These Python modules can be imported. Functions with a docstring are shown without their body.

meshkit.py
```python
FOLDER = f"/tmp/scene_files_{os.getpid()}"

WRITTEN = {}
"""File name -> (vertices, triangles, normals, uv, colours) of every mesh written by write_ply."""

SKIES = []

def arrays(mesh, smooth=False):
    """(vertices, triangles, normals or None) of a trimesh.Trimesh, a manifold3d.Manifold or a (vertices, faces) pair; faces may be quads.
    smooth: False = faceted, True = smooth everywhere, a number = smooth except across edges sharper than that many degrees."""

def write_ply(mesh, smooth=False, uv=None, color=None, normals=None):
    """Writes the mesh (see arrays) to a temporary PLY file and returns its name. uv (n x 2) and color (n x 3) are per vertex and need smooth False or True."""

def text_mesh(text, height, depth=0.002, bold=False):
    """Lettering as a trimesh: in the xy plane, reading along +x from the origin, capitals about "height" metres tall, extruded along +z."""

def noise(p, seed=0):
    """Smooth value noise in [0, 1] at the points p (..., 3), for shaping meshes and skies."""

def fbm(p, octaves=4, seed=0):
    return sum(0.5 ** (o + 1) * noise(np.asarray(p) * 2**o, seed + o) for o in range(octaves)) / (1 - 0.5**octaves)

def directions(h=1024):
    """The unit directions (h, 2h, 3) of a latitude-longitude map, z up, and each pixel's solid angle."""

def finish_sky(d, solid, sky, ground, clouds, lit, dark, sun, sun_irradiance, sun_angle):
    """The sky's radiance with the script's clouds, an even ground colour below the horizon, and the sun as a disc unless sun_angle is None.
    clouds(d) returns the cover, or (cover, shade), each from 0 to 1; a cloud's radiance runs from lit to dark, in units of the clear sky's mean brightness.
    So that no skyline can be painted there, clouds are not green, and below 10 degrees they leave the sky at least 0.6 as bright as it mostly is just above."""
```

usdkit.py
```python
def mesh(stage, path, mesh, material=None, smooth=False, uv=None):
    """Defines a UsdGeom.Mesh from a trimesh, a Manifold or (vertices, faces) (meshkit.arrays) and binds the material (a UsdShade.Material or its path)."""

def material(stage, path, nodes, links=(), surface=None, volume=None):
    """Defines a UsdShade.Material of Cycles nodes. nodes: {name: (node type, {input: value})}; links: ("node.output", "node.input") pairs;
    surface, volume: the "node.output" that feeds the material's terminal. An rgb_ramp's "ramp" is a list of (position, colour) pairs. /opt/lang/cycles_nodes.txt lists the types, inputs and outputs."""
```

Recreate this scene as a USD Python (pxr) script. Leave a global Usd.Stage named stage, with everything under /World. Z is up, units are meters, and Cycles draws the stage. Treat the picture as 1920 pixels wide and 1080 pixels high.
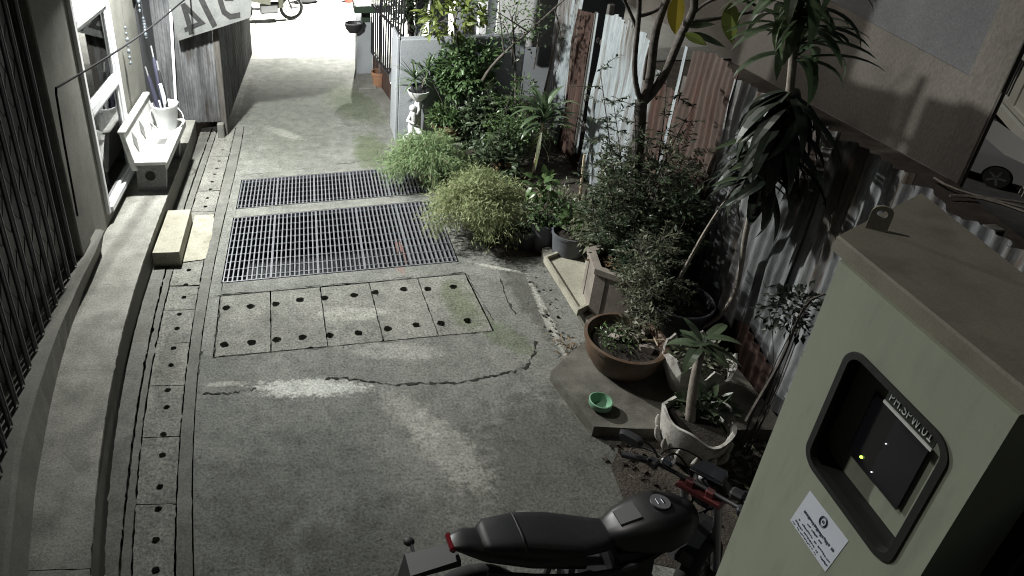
import math, random
import numpy as np, trimesh, shapely
from shapely.geometry import Polygon, Point, LineString, box as sbox
import usdkit, meshkit
from pxr import Usd, UsdGeom, UsdLux, UsdShade, Gf, Sdf, Vt

# ------------------------------------------------------------------ camera, sky, moon, exposure
stage = Usd.Stage.CreateInMemory()
UsdGeom.SetStageUpAxis(stage, 'Z'); UsdGeom.SetStageMetersPerUnit(stage, 1.0)
UsdGeom.Xform.Define(stage, '/World'); UsdGeom.Scope.Define(stage, '/World/Looks')
FOC, PITCH, ROLL, YAW, SX, SY, HC = 1.32, 0.476, -0.029, 0.004, -0.382, -0.201, 4.0
EXPOSURE = 0.0
LAMP_POWER, STREET_POWER = 23000.0, 80000.0
LAMP_POS, STREET_POS = (-1.83, 7.5, 3.55), (1.25, 17.0, 4.0)

def axes(pit, roll, yaw):
    cp, sp, cy, sy, c, s = math.cos(pit), math.sin(pit), math.cos(yaw), math.sin(yaw), math.cos(roll), math.sin(roll)
    Y = np.array([[cy, -sy, 0], [sy, cy, 0], [0, 0, 1]])
    fwd, up, rt = Y @ [0, cp, -sp], Y @ [0, sp, cp], Y @ [1., 0, 0]
    return np.stack([c*rt + s*up, -s*rt + c*up, -fwd], 1)
RC = axes(PITCH, ROLL, YAW)
cam = UsdGeom.Camera.Define(stage, '/World/camera')
cam.CreateHorizontalApertureAttr(36.0); cam.CreateVerticalApertureAttr(20.25)
cam.CreateFocalLengthAttr(18.0*FOC)
cam.CreateHorizontalApertureOffsetAttr(-SX*18.0); cam.CreateVerticalApertureOffsetAttr(SY*18.0)
cam.CreateExposureAttr(EXPOSURE)
cam.CreateClippingRangeAttr(Gf.Vec2f(0.05, 500))
M = np.eye(4); M[:3, :3] = RC.T; M[3, :3] = (0, 0, HC)
cam.AddTransformOp().Set(Gf.Matrix4d(*M.ravel().tolist()))

SUN_EL, SUN_AZ = math.radians(50), math.radians(-60)     # a faint moon, high over the far left
usdkit.material(stage, '/World/Looks/night_sky', {
    's': ('sky_texture', {'sky_type': 'single_scattering', 'sun_disc': False, 'sun_elevation': 0.04, 'sun_rotation': SUN_AZ}),
    'b': ('background_shader', {'strength': 0.018})}, [('s.color', 'b.color')], surface='b.background')
dome = UsdLux.DomeLight.Define(stage, '/World/sky'); dome.GetPrim().SetCustomDataByKey('kind', 'structure')
UsdShade.MaterialBindingAPI.Apply(dome.GetPrim()).Bind(UsdShade.Material.Get(stage, '/World/Looks/night_sky'))
sun = UsdLux.DistantLight.Define(stage, '/World/moon')
sun.CreateNormalizeAttr(True); sun.CreateIntensityAttr(0.24); sun.CreateAngleAttr(4.); sun.CreateColorAttr(Gf.Vec3f(1, .96, .9))
sun.AddRotateXYZOp().Set(Gf.Vec3f(math.degrees(math.pi/2 - SUN_EL), 0, math.degrees(math.pi - SUN_AZ)))

# ------------------------------------------------------------------ helpers: picture rays, used to measure where things stand
def ray(x, y):
    d = np.array([(x-960)/960 - SX, -((y-540)/960 - SY), -FOC]); return RC @ d
CP = np.array([0, 0, HC])
def at(x, y, z=0.): d = ray(x, y); return CP + d*((z-HC)/d[2])
def atx(x, y, X): d = ray(x, y); return CP + d*(X/d[0])
def aty(x, y, Y): d = ray(x, y); return CP + d*(Y/d[1])
def onplane(x, y, p0, n): d = ray(x, y); n = np.asarray(n, float); return CP + d*((n @ (np.asarray(p0)-CP))/(n @ d))

# ------------------------------------------------------------------ helpers: prims
used = {}
def numbered(parent, name):
    k = used.get((parent, name), 0); used[(parent, name)] = k+1
    return f'{parent}/{name}' if k == 0 else f'{parent}/{name}_{k:03d}'
def tag(p, label=None, cat=None, group=None, kind=None):
    p = p.GetPrim() if hasattr(p, 'GetPrim') else p
    for k, v in (('label', label), ('category', cat), ('group', group), ('kind', kind)):
        if v: p.SetCustomDataByKey(k, v)
    return p
def path_of(p): return '/World' if p is None else str((p.GetPrim() if hasattr(p, 'GetPrim') else p).GetPath())
ORIGIN = {}
def thing(name, label, cat, loc=(0, 0, 0), rotz=0., group=None, kind=None):
    x = UsdGeom.Xform.Define(stage, numbered('/World', name))
    x.AddTranslateOp().Set(Gf.Vec3d(*map(float, loc)))
    if rotz: x.AddRotateZOp().Set(math.degrees(rotz))
    ORIGIN[str(x.GetPath())] = (np.array(loc, float), rotz)
    return tag(x, label, cat, group, kind)
def obj(name, mesh, m, parent=None, smooth=False, label=None, cat=None, group=None, kind=None, world=True):
    """world: the mesh is given in world coordinates and is moved into its thing's frame."""
    pp = path_of(parent)
    if isinstance(mesh, list): mesh = trimesh.util.concatenate(mesh)
    if not isinstance(mesh, trimesh.Trimesh):
        v, f, _ = meshkit.arrays(mesh); mesh = trimesh.Trimesh(v, f, process=False)
    if world and parent is not None:
        root = '/'.join(pp.split('/')[:3])
        if root in ORIGIN:
            o, r = ORIGIN[root]
            mesh = mesh.copy(); v = mesh.vertices - o
            c, s = math.cos(-r), math.sin(-r)
            mesh.vertices = np.stack([c*v[:, 0]-s*v[:, 1], s*v[:, 0]+c*v[:, 1], v[:, 2]], 1)
    g = usdkit.mesh(stage, numbered(pp, name), mesh, m, smooth)
    return tag(g, label, cat, group, kind)
def struct(name, mesh, m, smooth=False, **k): return obj(name, mesh, m, None, smooth, kind='structure', **k)
def sub(name, parent):   # an empty part that holds sub-parts
    return UsdGeom.Xform.Define(stage, numbered(path_of(parent), name)).GetPrim()

# ------------------------------------------------------------------ helpers: meshes
cat_ = trimesh.util.concatenate
def TM(v, f): return trimesh.Trimesh(np.asarray(v, float), np.asarray(f, int), process=False)
def bx(x0, x1, y0, y1, z0, z1):
    m = trimesh.creation.box([x1-x0, y1-y0, z1-z0]); m.apply_translation([(x0+x1)/2, (y0+y1)/2, (z0+z1)/2]); return m
def rbox(sx, sy, sz, r=.01):
    """box centred at the origin with chamfered edges"""
    x, y, z = sx/2, sy/2, sz/2; r = min(r, x*.9, y*.9, z*.9); P = []
    for a in (-1, 1):
        for b in (-1, 1):
            for c in (-1, 1): P += [(a*(x-r), b*(y-r), c*z), (a*(x-r), b*y, c*(z-r)), (a*x, b*(y-r), c*(z-r))]
    return trimesh.convex.convex_hull(np.array(P))
def cbx(x0, x1, y0, y1, z0, z1, r=.01):
    m = rbox(x1-x0, y1-y0, z1-z0, r); m.apply_translation([(x0+x1)/2, (y0+y1)/2, (z0+z1)/2]); return m
def poly_flat(poly, z):
    out = []
    for g in getattr(poly, 'geoms', [poly]):
        if g.area < 1e-6: continue
        v, f = trimesh.creation.triangulate_polygon(g, engine='earcut'); v = np.c_[v, np.full(len(v), z)]
        n = np.cross(v[f[:, 1]]-v[f[:, 0]], v[f[:, 2]]-v[f[:, 0]])[:, 2]; f = np.where((n < 0)[:, None], f[:, ::-1], f); out.append(TM(v, f))
    return cat_(out)
def prism(poly, z0, z1):
    if not isinstance(poly, (Polygon, shapely.MultiPolygon)): poly = Polygon([p[:2] for p in poly])
    poly = poly.buffer(0); out = []
    for g in getattr(poly, 'geoms', [poly]):
        m = trimesh.creation.extrude_polygon(g, z1-z0, engine='earcut'); m.apply_translation([0, 0, z0]); out.append(m)
    return cat_(out)
def hexa(b, t):
    """solid between two rings of points (same count), convex"""
    return trimesh.convex.convex_hull(np.vstack([b, t]))
def frames(P):
    P = np.asarray(P, float); T = np.gradient(P, axis=0); T /= np.maximum(np.linalg.norm(T, axis=1, keepdims=True), 1e-9)
    u = np.cross(T[0], [0, 0, 1.]);  u = u if np.linalg.norm(u) > 1e-3 else np.array([1., 0, 0]); U = []
    for t in T:
        u = u - t*(u @ t); u = u/np.linalg.norm(u); U.append(u)
    U = np.array(U); return T, U, np.cross(T, U)
def tube(P, r, n=8):
    P = np.asarray(P, float); r = np.broadcast_to(np.asarray(r, float), len(P)); T, U, W = frames(P)
    a = np.linspace(0, 2*np.pi, n, endpoint=False)
    V = (P[:, None] + r[:, None, None]*(np.cos(a)[None, :, None]*U[:, None] + np.sin(a)[None, :, None]*W[:, None])).reshape(-1, 3); F = []
    for i in range(len(P)-1):
        for k in range(n):
            a0, a1, b0, b1 = i*n+k, i*n+(k+1) % n, (i+1)*n+k, (i+1)*n+(k+1) % n; F += [(a0, b0, a1), (a1, b0, b1)]
    V = np.vstack([V, P[0], P[-1]]); c0, c1 = len(V)-2, len(V)-1; e = (len(P)-1)*n
    for k in range(n): F += [(c0, k, (k+1) % n), (c1, e+(k+1) % n, e+k)]
    m = TM(V, F); m.invert(); m.fix_normals() if len(F) < 60 else None
    return m
def spline(P, n=12):
    from scipy.interpolate import CubicSpline
    P = np.asarray(P, float); t = np.r_[0, np.cumsum(np.linalg.norm(np.diff(P, axis=0), axis=1))]
    return CubicSpline(t, P)(np.linspace(0, t[-1], n)) if len(P) > 2 else P[0] + (P[1]-P[0])*np.linspace(0, 1, n)[:, None]
def lathe(prof, n=28, loc=(0, 0, 0)):
    """surface of revolution of (r, z) points, order: outside bottom to top and back inside"""
    a = np.linspace(0, 2*np.pi, n, endpoint=False); prof = np.asarray(prof, float)
    V = np.stack([prof[:, 0, None]*np.cos(a), prof[:, 0, None]*np.sin(a), np.broadcast_to(prof[:, 1, None], (len(prof), n))], -1).reshape(-1, 3); F = []
    for i in range(len(prof)-1):
        for k in range(n):
            a0, a1, b0, b1 = i*n+k, i*n+(k+1) % n, (i+1)*n+k, (i+1)*n+(k+1) % n; F += [(a0, a1, b1), (a0, b1, b0)]
    return TM(V + np.asarray(loc), F)
def ball(c, r, sub=2, sc=(1, 1, 1)):
    m = trimesh.creation.icosphere(sub, 1.0); m.vertices = m.vertices*np.asarray(sc)*r + np.asarray(c); return m
def ribbon(P, w, z=None, seed=0):
    """flat strip with uneven width along the points P"""
    rng = np.random.default_rng(seed); P = np.asarray(P, float)
    T = np.gradient(P[:, :2], axis=0); T /= np.linalg.norm(T, axis=1, keepdims=True); N = np.stack([-T[:, 1], T[:, 0]], 1)
    w = np.broadcast_to(w, len(P))*(.15+1.9*rng.random(len(P))**2.2)/2; zz = P[:, 2] if z is None else np.full(len(P), z)
    V = np.r_[np.c_[P[:, :2]+N*w[:, None], zz], np.c_[P[:, :2]-N*w[:, None], zz]]; n = len(P)
    F = [f for i in range(n-1) for f in ((i, n+i, i+1), (i+1, n+i, n+i+1))]; return TM(V, F)
def jag(P, n, amp, seed):
    rng = np.random.default_rng(seed); P = np.asarray(P, float)
    t = np.r_[0, np.cumsum(np.linalg.norm(np.diff(P, axis=0), axis=1))]; s = np.linspace(0, t[-1], n)
    Q = np.stack([np.interp(s, t, P[:, k]) for k in range(P.shape[1])], 1); Q[1:-1, :2] += rng.normal(0, amp, (n-2, 2)); return Q
def leaf(L, W, droop=.3, n=3, fold=.15, tip=.75):
    """one leaf along +x, n segments, three columns"""
    s = np.linspace(0, 1, n+1); w = W/2*np.sin(np.pi*np.clip(s**tip, 0, 1))**.8; w[0] = W*.04; w[-1] = 0
    x = L*s; z = -droop*L*s**2
    V = np.vstack([np.c_[x, -w, z+fold*w], np.c_[x, 0*w, z], np.c_[x, w, z+fold*w]]); k = n+1; F = []
    for i in range(n):
        for c in (0, 1): a, b = c*k+i, (c+1)*k+i; F += [(a, a+1, b), (b, a+1, b+1)]
    return V, np.array(F)
def scatter(base, pos, dirs, scale=1., rng=None, roll=.6, upv=(0, 0, 1.)):
    """many copies of a leaf in one mesh: base points along +x are turned to dirs"""
    v, f = base; N = len(pos); dirs = dirs/np.maximum(np.linalg.norm(dirs, axis=1, keepdims=True), 1e-9)
    up = np.broadcast_to(upv, (N, 3)) + (rng.normal(0, roll, (N, 3)) if rng is not None else 0)
    y = np.cross(up, dirs); y /= np.maximum(np.linalg.norm(y, axis=1, keepdims=True), 1e-9); z = np.cross(dirs, y)
    sc = np.broadcast_to(scale, N)[:, None, None]
    V = pos[:, None] + sc*(v[None, :, 0, None]*dirs[:, None] + v[None, :, 1, None]*y[:, None] + v[None, :, 2, None]*z[:, None])
    F = f[None] + (np.arange(N)*len(v))[:, None, None]
    return TM(V.reshape(-1, 3), F.reshape(-1, 3))
def strap(base, az, elev, L, W, droop, n=9, fold=.25, twist=0.):
    """long arching leaf from base"""
    s = np.linspace(0, 1, n+1); ang = elev - droop*s**1.3; ds = L/n
    h = np.r_[0, np.cumsum(np.cos(ang[:-1])*ds)]; z = np.r_[0, np.cumsum(np.sin(ang[:-1])*ds)]
    w = W/2*np.minimum(np.minimum(.35+s*3, 1), (1-s)**.65*1.7+.02); a = az + twist*s
    dx, dy = np.cos(a), np.sin(a); nx, ny = -np.sin(a), np.cos(a); up = np.abs(w)*fold
    C = np.stack([base[0]+h*dx, base[1]+h*dy, base[2]+z], 1)
    A = C + np.stack([nx*w, ny*w, up], 1); B = C - np.stack([nx*w, ny*w, -up], 1); k = n+1
    F = []
    for i in range(n): F += [(i, i+1, k+i), (k+i, i+1, k+i+1), (2*k+i, k+i, 2*k+i+1), (2*k+i+1, k+i, k+i+1)]
    m = TM(np.vstack([B, C, A]), F); return m
def corrugated(p0, p1, z0, z1, pitch=.1, amp=.014, nz=6, seed=0, top=0., trap=False, bulge=.0):
    """a wavy metal sheet with thickness between plan points p0 and p1; z1 may be a pair (top at p0, top at p1)"""
    rng = np.random.default_rng(seed); p0, p1 = np.array(p0[:2], float), np.array(p1[:2], float); L = np.linalg.norm(p1-p0)
    per = 8 if not trap else 6; n = max(8, int(L/pitch*per)); s = np.linspace(0, L, n+1); d = (p1-p0)/L; nn = np.array([d[1], -d[0]])
    w = np.sin(2*np.pi*s/pitch); w = np.clip(w*2.2, -1, 1) if trap else w
    zt = np.interp(s, [0, L], z1 if np.ndim(z1) else [z1, z1]) + (meshkit.noise(np.c_[s*6, 0*s+seed, 0*s], seed)-.5)*top
    zb = np.broadcast_to(z0, n+1)
    lv = np.linspace(0, 1, nz+1); V = []
    for k in lv:
        z = zb + (zt-zb)*k
        off = amp*w + bulge*(meshkit.noise(np.c_[s*2.5, z*2., 0*s+seed], seed)-.5)
        V.append(np.c_[p0 + s[:, None]*d + off[:, None]*nn, z])
    V = np.array(V).reshape(-1, 3); th = np.r_[nn, 0]*.0025; m = n+1; F = []
    N = len(V); V = np.vstack([V+th, V-th])
    for j in range(nz):
        for i in range(n):
            a, b, c, e = j*m+i, j*m+i+1, (j+1)*m+i, (j+1)*m+i+1; F += [(a, b, c), (b, e, c), (N+a, N+c, N+b), (N+b, N+c, N+e)]
    t = nz*m
    for i in range(n): F += [(t+i, t+i+1, N+t+i), (t+i+1, N+t+i+1, N+t+i)]
    for j in range(nz):
        for i in (0, n): a, c = j*m+i, (j+1)*m+i; F += [(a, c, N+a), (c, N+c, N+a)]
    return TM(V, F)

# ------------------------------------------------------------------ materials
def M_(name, *a, **k): return usdkit.material(stage, '/World/Looks/'+name, *a, **k)
def rough(name, c1, c2, scale=3., fine=60., rough=.85, bump=.25, dist=.01, c3=None, s3=.6, t3=(.5, .65), stretch=(1, 1, 1), spec=.3, metallic=0., detail=6., fine_amt=.35):
    """two-tone noisy surface, with an optional third tone in patches"""
    n = {'g': ('geometry', {}), 'm': ('mapping', {'scale': stretch}), 'n1': ('noise_texture', {'scale': scale, 'detail': detail, 'roughness': .62}),
         'n2': ('noise_texture', {'scale': fine, 'detail': 4., 'roughness': .7}), 'r1': ('rgb_ramp', {'ramp': [(.32, c1), (.68, c2)]}),
         'r2': ('rgb_ramp', {'ramp': [(.3, (1-fine_amt,)*3), (.7, (1+fine_amt*.0,)*3)]}), 'x': ('mix', {'mix_type': 'multiply', 'fac': 1.0}),
         'b': ('bump', {'strength': bump, 'distance': dist}), 'p': ('principled_bsdf', {'roughness': rough, 'specular_ior_level': spec, 'metallic': metallic})}
    l = [('g.position', 'm.vector'), ('m.vector', 'n1.vector'), ('m.vector', 'n2.vector'), ('n1.fac', 'r1.fac'), ('n2.fac', 'r2.fac'),
         ('r2.color', 'x.color2'), ('n2.fac', 'b.height'), ('b.normal', 'p.normal')]
    if c3 is not None:
        n['n3'] = ('noise_texture', {'scale': s3, 'detail': 5., 'roughness': .6}); n['r3'] = ('rgb_ramp', {'ramp': [(t3[0], (0, 0, 0)), (t3[1], (1, 1, 1))]})
        n['y'] = ('mix', {'color2': c3}); l += [('m.vector', 'n3.vector'), ('n3.fac', 'r3.fac'), ('r3.color', 'y.fac'), ('r1.color', 'y.color1'), ('y.color', 'x.color1')]
    else: l += [('r1.color', 'x.color1')]
    l += [('x.color', 'p.base_color')]
    return M_(name, n, l, surface='p.BSDF')
def plain(name, c, r=.5, metallic=0., spec=.5, coat=0.):
    return M_(name, {'p': ('principled_bsdf', {'base_color': c, 'roughness': r, 'metallic': metallic, 'specular_ior_level': spec, 'coat_weight': coat})}, surface='p.BSDF')
def leafy(name, dark, light, rgh=.45, trans=.25, tip=None):
    n = {'g': ('geometry', {}), 'n': ('noise_texture', {'scale': 3.5, 'detail': 2.}), 'a': ('math', {'math_type': 'multiply_add', 'value2': .55, 'value3': 0.}), 'a2': ('math', {'math_type': 'add'}),
         'k': ('math', {'math_type': 'multiply', 'value2': .5}),
         'r': ('rgb_ramp', {'ramp': [(.12, dark), (.85, light)] + ([(.97, tip)] if tip else [])}),
         'p': ('principled_bsdf', {'roughness': rgh, 'specular_ior_level': .4}), 't': ('translucent_bsdf', {}), 'x': ('mix_closure', {'fac': trans})}
    l = [('g.random_per_island', 'a.value1'), ('g.position', 'n.vector'), ('n.fac', 'k.value1'), ('a.value', 'a2.value1'), ('k.value', 'a2.value2'), ('a2.value', 'r.fac'),
         ('r.color', 'p.base_color'), ('r.color', 't.color'), ('p.BSDF', 'x.closure1'), ('t.BSDF', 'x.closure2')]
    return M_(name, n, l, surface='x.closure')

def worn(name, c1, c2, patches, scale=1.6, fine=48, rgh=.88, bump=.6, dist=.012):
    """concrete with stains, worn places and painted-in shade: patches are (centre px, end px, half width m, colour, strength) along a line on the ground"""
    n = {'g': ('geometry', {}), 'n1': ('noise_texture', {'scale': scale, 'detail': 5., 'roughness': .68}), 'n2': ('noise_texture', {'scale': fine, 'detail': 4., 'roughness': .75}), 'n4': ('noise_texture', {'scale': 7., 'detail': 6., 'roughness': .8}),
         'r1': ('rgb_ramp', {'ramp': [(.30, c1), (.70, c2)]}), 'r2': ('rgb_ramp', {'ramp': [(.36, (.5,)*3), (.48, (.95,)*3), (.60, (1.25,)*3), (.68, (1.6,)*3)]}), 'r4': ('rgb_ramp', {'ramp': [(.34, (.62,)*3), (.5, (1.,)*3), (.66, (1.2,)*3)]}),
         'x': ('mix', {'mix_type': 'multiply', 'fac': .9}), 'x4': ('mix', {'mix_type': 'multiply', 'fac': .8}), 'b': ('bump', {'strength': bump, 'distance': dist}), 'hs': ('math', {'math_type': 'multiply_add', 'value2': .6}), 'p': ('principled_bsdf', {'roughness': rgh, 'specular_ior_level': .3})}
    l = [('g.position', 'n1.vector'), ('g.position', 'n2.vector'), ('g.position', 'n4.vector'), ('n1.fac', 'r1.fac'), ('n2.fac', 'r2.fac'), ('n4.fac', 'r4.fac'), ('n4.fac', 'hs.value1'), ('n2.fac', 'hs.value3'), ('hs.value', 'b.height'), ('b.normal', 'p.normal'), ('r2.color', 'x.color2'), ('r4.color', 'x4.color2')]
    last = 'r1.color'
    for i, (pa, pb, hw, col, st_) in enumerate(patches):
        A, B = at(*pa), at(*pb); c = (A+B)/2; d = B-A; L = max(np.linalg.norm(d)/2, .05)
        n[f'm{i}'] = ('mapping', {'mapping_type': 'texture', 'location': (c[0], c[1], 0.), 'rotation': (0., 0., math.atan2(d[1], d[0])), 'scale': (L+hw, hw, 1.)})
        n[f'l{i}'] = ('vector_math', {'math_type': 'length'}); n[f'w{i}'] = ('noise_texture', {'scale': 5.5+i*.7, 'detail': 5., 'roughness': .78})
        n[f'a{i}'] = ('math', {'math_type': 'multiply_add', 'value2': 2.3, 'value3': -1.15}); n[f's{i}'] = ('math', {'math_type': 'add'})
        n[f'k{i}'] = ('map_range', {'range_type': 'smoothstep', 'from_min': 1.08, 'from_max': .55, 'to_min': 0., 'to_max': st_, 'clamp': True}); n[f'y{i}'] = ('mix', {'color2': col})
        l += [('g.position', f'm{i}.vector'), (f'm{i}.vector', f'l{i}.vector1'), ('g.position', f'w{i}.vector'), (f'w{i}.fac', f'a{i}.value1'), (f'a{i}.value', f's{i}.value1'), (f'l{i}.value', f's{i}.value2'), (f's{i}.value', f'k{i}.value'), (f'k{i}.result', f'y{i}.fac'), (last, f'y{i}.color1')]
        last = f'y{i}.color'
    l += [(last, 'x4.color1'), ('x4.color', 'x.color1'), ('x.color', 'p.base_color')]
    return M_(name, n, l, surface='p.BSDF')
PALE, DARK, MOSS_SHADE, RED = (.34, .335, .305), (.075, .075, .066), (.085, .105, .055), (.17, .115, .10)  # the moss tone also paints the gate pillar shadow into the alley
WEAR_AND_SHADE = [((560, 120), (545, 285), 1.1, (.10, .106, .09), .62), ((1020, 900), (1120, 820), .75, DARK, .75), ((650, 1040), (900, 1060), .5, DARK, .5), ((450, 900), (500, 1000), .35, DARK, .35), ((940, 470), (1040, 640), .16, DARK, .8), ((690, 260), (700, 310), .28, MOSS_SHADE, .75), ((640, 170), (690, 220), .45, MOSS_SHADE, .55), ((470, 150), (455, 230), .15, DARK, .6),  # first entry: greener concrete, also darkened to pull down the lamp light
        ((730, 745), (800, 800), .16, PALE, .40), ((800, 800), (890, 900), .20, PALE, .50), ((880, 492), (985, 512), .03, PALE, .9), ((995, 530), (1060, 670), .045, PALE, .8), ((490, 728), (675, 726), .115, (.47, .47, .44), 1.), ((380, 722), (460, 718), .035, PALE, .7), ((660, 655), (820, 660), .12, PALE, .4), ((745, 497), (755, 510), .05, RED, .7), ((900, 600), (990, 660), .16, MOSS_SHADE, .6), ((560, 335), (700, 330), .06, PALE, .35), ((505, 240), (560, 260), .12, PALE, .3)]
m_alley = worn('alley_concrete', (.115, .118, .108), (.195, .195, .18), WEAR_AND_SHADE)
m_slab = worn('slab_concrete', (.13, .13, .118), (.215, .212, .192), [((600, 590), (720, 585), .12, PALE, .55), ((850, 540), (880, 600), .2, MOSS_SHADE, .6), ((330, 600), (300, 760), .1, DARK, .4), ((510, 600), (520, 610), .15, DARK, .35)], 3.)
m_rough = rough('coarse_concrete', (.12, .12, .108), (.30, .295, .265), 9, 55, .9, 1., .02)
m_border = rough('border_concrete', (.13, .13, .118), (.225, .222, .205), 5, 60, .88, .6, .008, c3=(.115, .113, .10), s3=2.5, t3=(.5, .7), fine_amt=.5)
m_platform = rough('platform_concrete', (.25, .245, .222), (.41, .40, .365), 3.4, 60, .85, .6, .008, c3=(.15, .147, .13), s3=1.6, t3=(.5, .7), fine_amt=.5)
m_step = rough('step_concrete', (.30, .29, .235), (.46, .44, .36), 6, 60, .85, .6, .008, c3=(.24, .225, .18), s3=3., t3=(.52, .7))
m_patch = rough('pale_mortar', (.40, .40, .37), (.60, .59, .55), 8, 60, .9, .8, .012)
m_gutter = rough('gutter_dark', (.03, .03, .027), (.07, .068, .06), 5, 50, .8, .5, .01)  # near-black mottled tone for the gutter floor and wall
m_pit = plain('pit_dark', (.012, .012, .014), .6)
m_crack = plain('crack_dark', (.018, .017, .015), .95)
m_earth = rough('dark_earth', (.045, .036, .03), (.10, .085, .07), 4, 45, .95, 1., .03)
m_soil = rough('pot_soil', (.018, .015, .012), (.05, .042, .035), 14, 60, .95, 1., .02)
m_road = rough('dark_asphalt', (.05, .05, .052), (.085, .085, .088), 3., 60, .9, .4, .006)
m_street = rough('street_concrete', (.26, .26, .24), (.36, .36, .34), 1.5, 70, .9, .3, .006)
m_galv = rough('galvanised_steel', (.19, .195, .22), (.30, .305, .33), 18, 90, .42, .2, .002, metallic=.35, spec=.5)
m_rustbar = plain('red_oxide', (.13, .075, .07), .85)
m_wallL = rough('house_plaster', (.17, .168, .15), (.25, .245, .22), 2.2, 60, .85, .25, .004, c3=(.13, .128, .112), s3=1.4, t3=(.55, .75))
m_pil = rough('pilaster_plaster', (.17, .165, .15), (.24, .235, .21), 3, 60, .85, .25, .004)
m_gate = plain('black_painted_steel', (.022, .022, .025), .38, .2)
m_gate2 = plain('gate_edge_steel', (.20, .20, .21), .45, .2)
m_alu = plain('white_aluminium', (.74, .74, .76), .35)
m_white = rough('white_terrazzo', (.50, .50, .48), (.72, .72, .70), 9, 160, .5, .12, .002, fine_amt=.2, c3=(.38, .375, .35), s3=4., t3=(.56, .75))
m_inlay = rough('grey_terrazzo', (.13, .13, .13), (.25, .25, .25), 60, 160, .5, .05, .002)
m_bucket = plain('white_plastic', (.78, .79, .80), .35)
m_blackp = plain('black_plastic', (.03, .031, .034), .45)
m_greyp = rough('grey_plastic', (.085, .09, .10), (.13, .135, .15), 8, 90, .6, .1, .002)
m_umb = plain('umbrella_cloth', (.03, .03, .055), .7)
m_pole = plain('metal_pole', (.35, .35, .36), .4, .4)
m_zinc = rough('weathered_zinc', (.15, .155, .16), (.36, .375, .39), 4.2, 26, .55, .2, .005, c3=(.085, .062, .048), s3=1.9, t3=(.48, .62), stretch=(1.6, 3.2, .42), metallic=.15, spec=.35, fine_amt=.45)
m_zinc2 = rough('pale_zinc', (.24, .265, .285), (.42, .46, .485), 4., 28, .5, .18, .005, c3=(.12, .10, .085), s3=2., t3=(.52, .66), stretch=(1.6, 4., .35), metallic=.15, spec=.35, fine_amt=.4)
m_zinc3 = rough('dull_zinc', (.085, .088, .092), (.22, .225, .235), 3.6, 26, .6, .2, .005, c3=(.055, .042, .035), s3=1.7, t3=(.48, .62), stretch=(1.6, 3., .5), metallic=.15, spec=.35, fine_amt=.45)
m_rust = rough('rusty_sheet', (.042, .025, .021), (.085, .052, .043), 3.2, 24, .8, .3, .005, c3=(.12, .095, .082), s3=1.9, t3=(.58, .74), stretch=(1.5, 4., .45), spec=.2, fine_amt=.45)
m_rust2 = rough('faded_rusty_sheet', (.052, .033, .027), (.105, .08, .07), 2.5, 24, .75, .25, .004, c3=(.07, .03, .024), s3=1.3, t3=(.5, .7), stretch=(1.5, 4., .5), spec=.2)
m_wood = rough('grey_wood', (.06, .055, .05), (.12, .112, .102), 6, 60, .85, .4, .004, stretch=(6, 6, .6))
m_bwall = rough('beige_plaster', (.16, .146, .131), (.205, .188, .169), 1.3, 40, .9, .15, .004, c3=(.14, .128, .114), s3=.9, t3=(.5, .7), stretch=(1, 1, .4), fine_amt=.4)
m_pale = rough('pale_render', (.55, .56, .50), (.68, .69, .62), .9, 40, .9, .1, .004)
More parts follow.
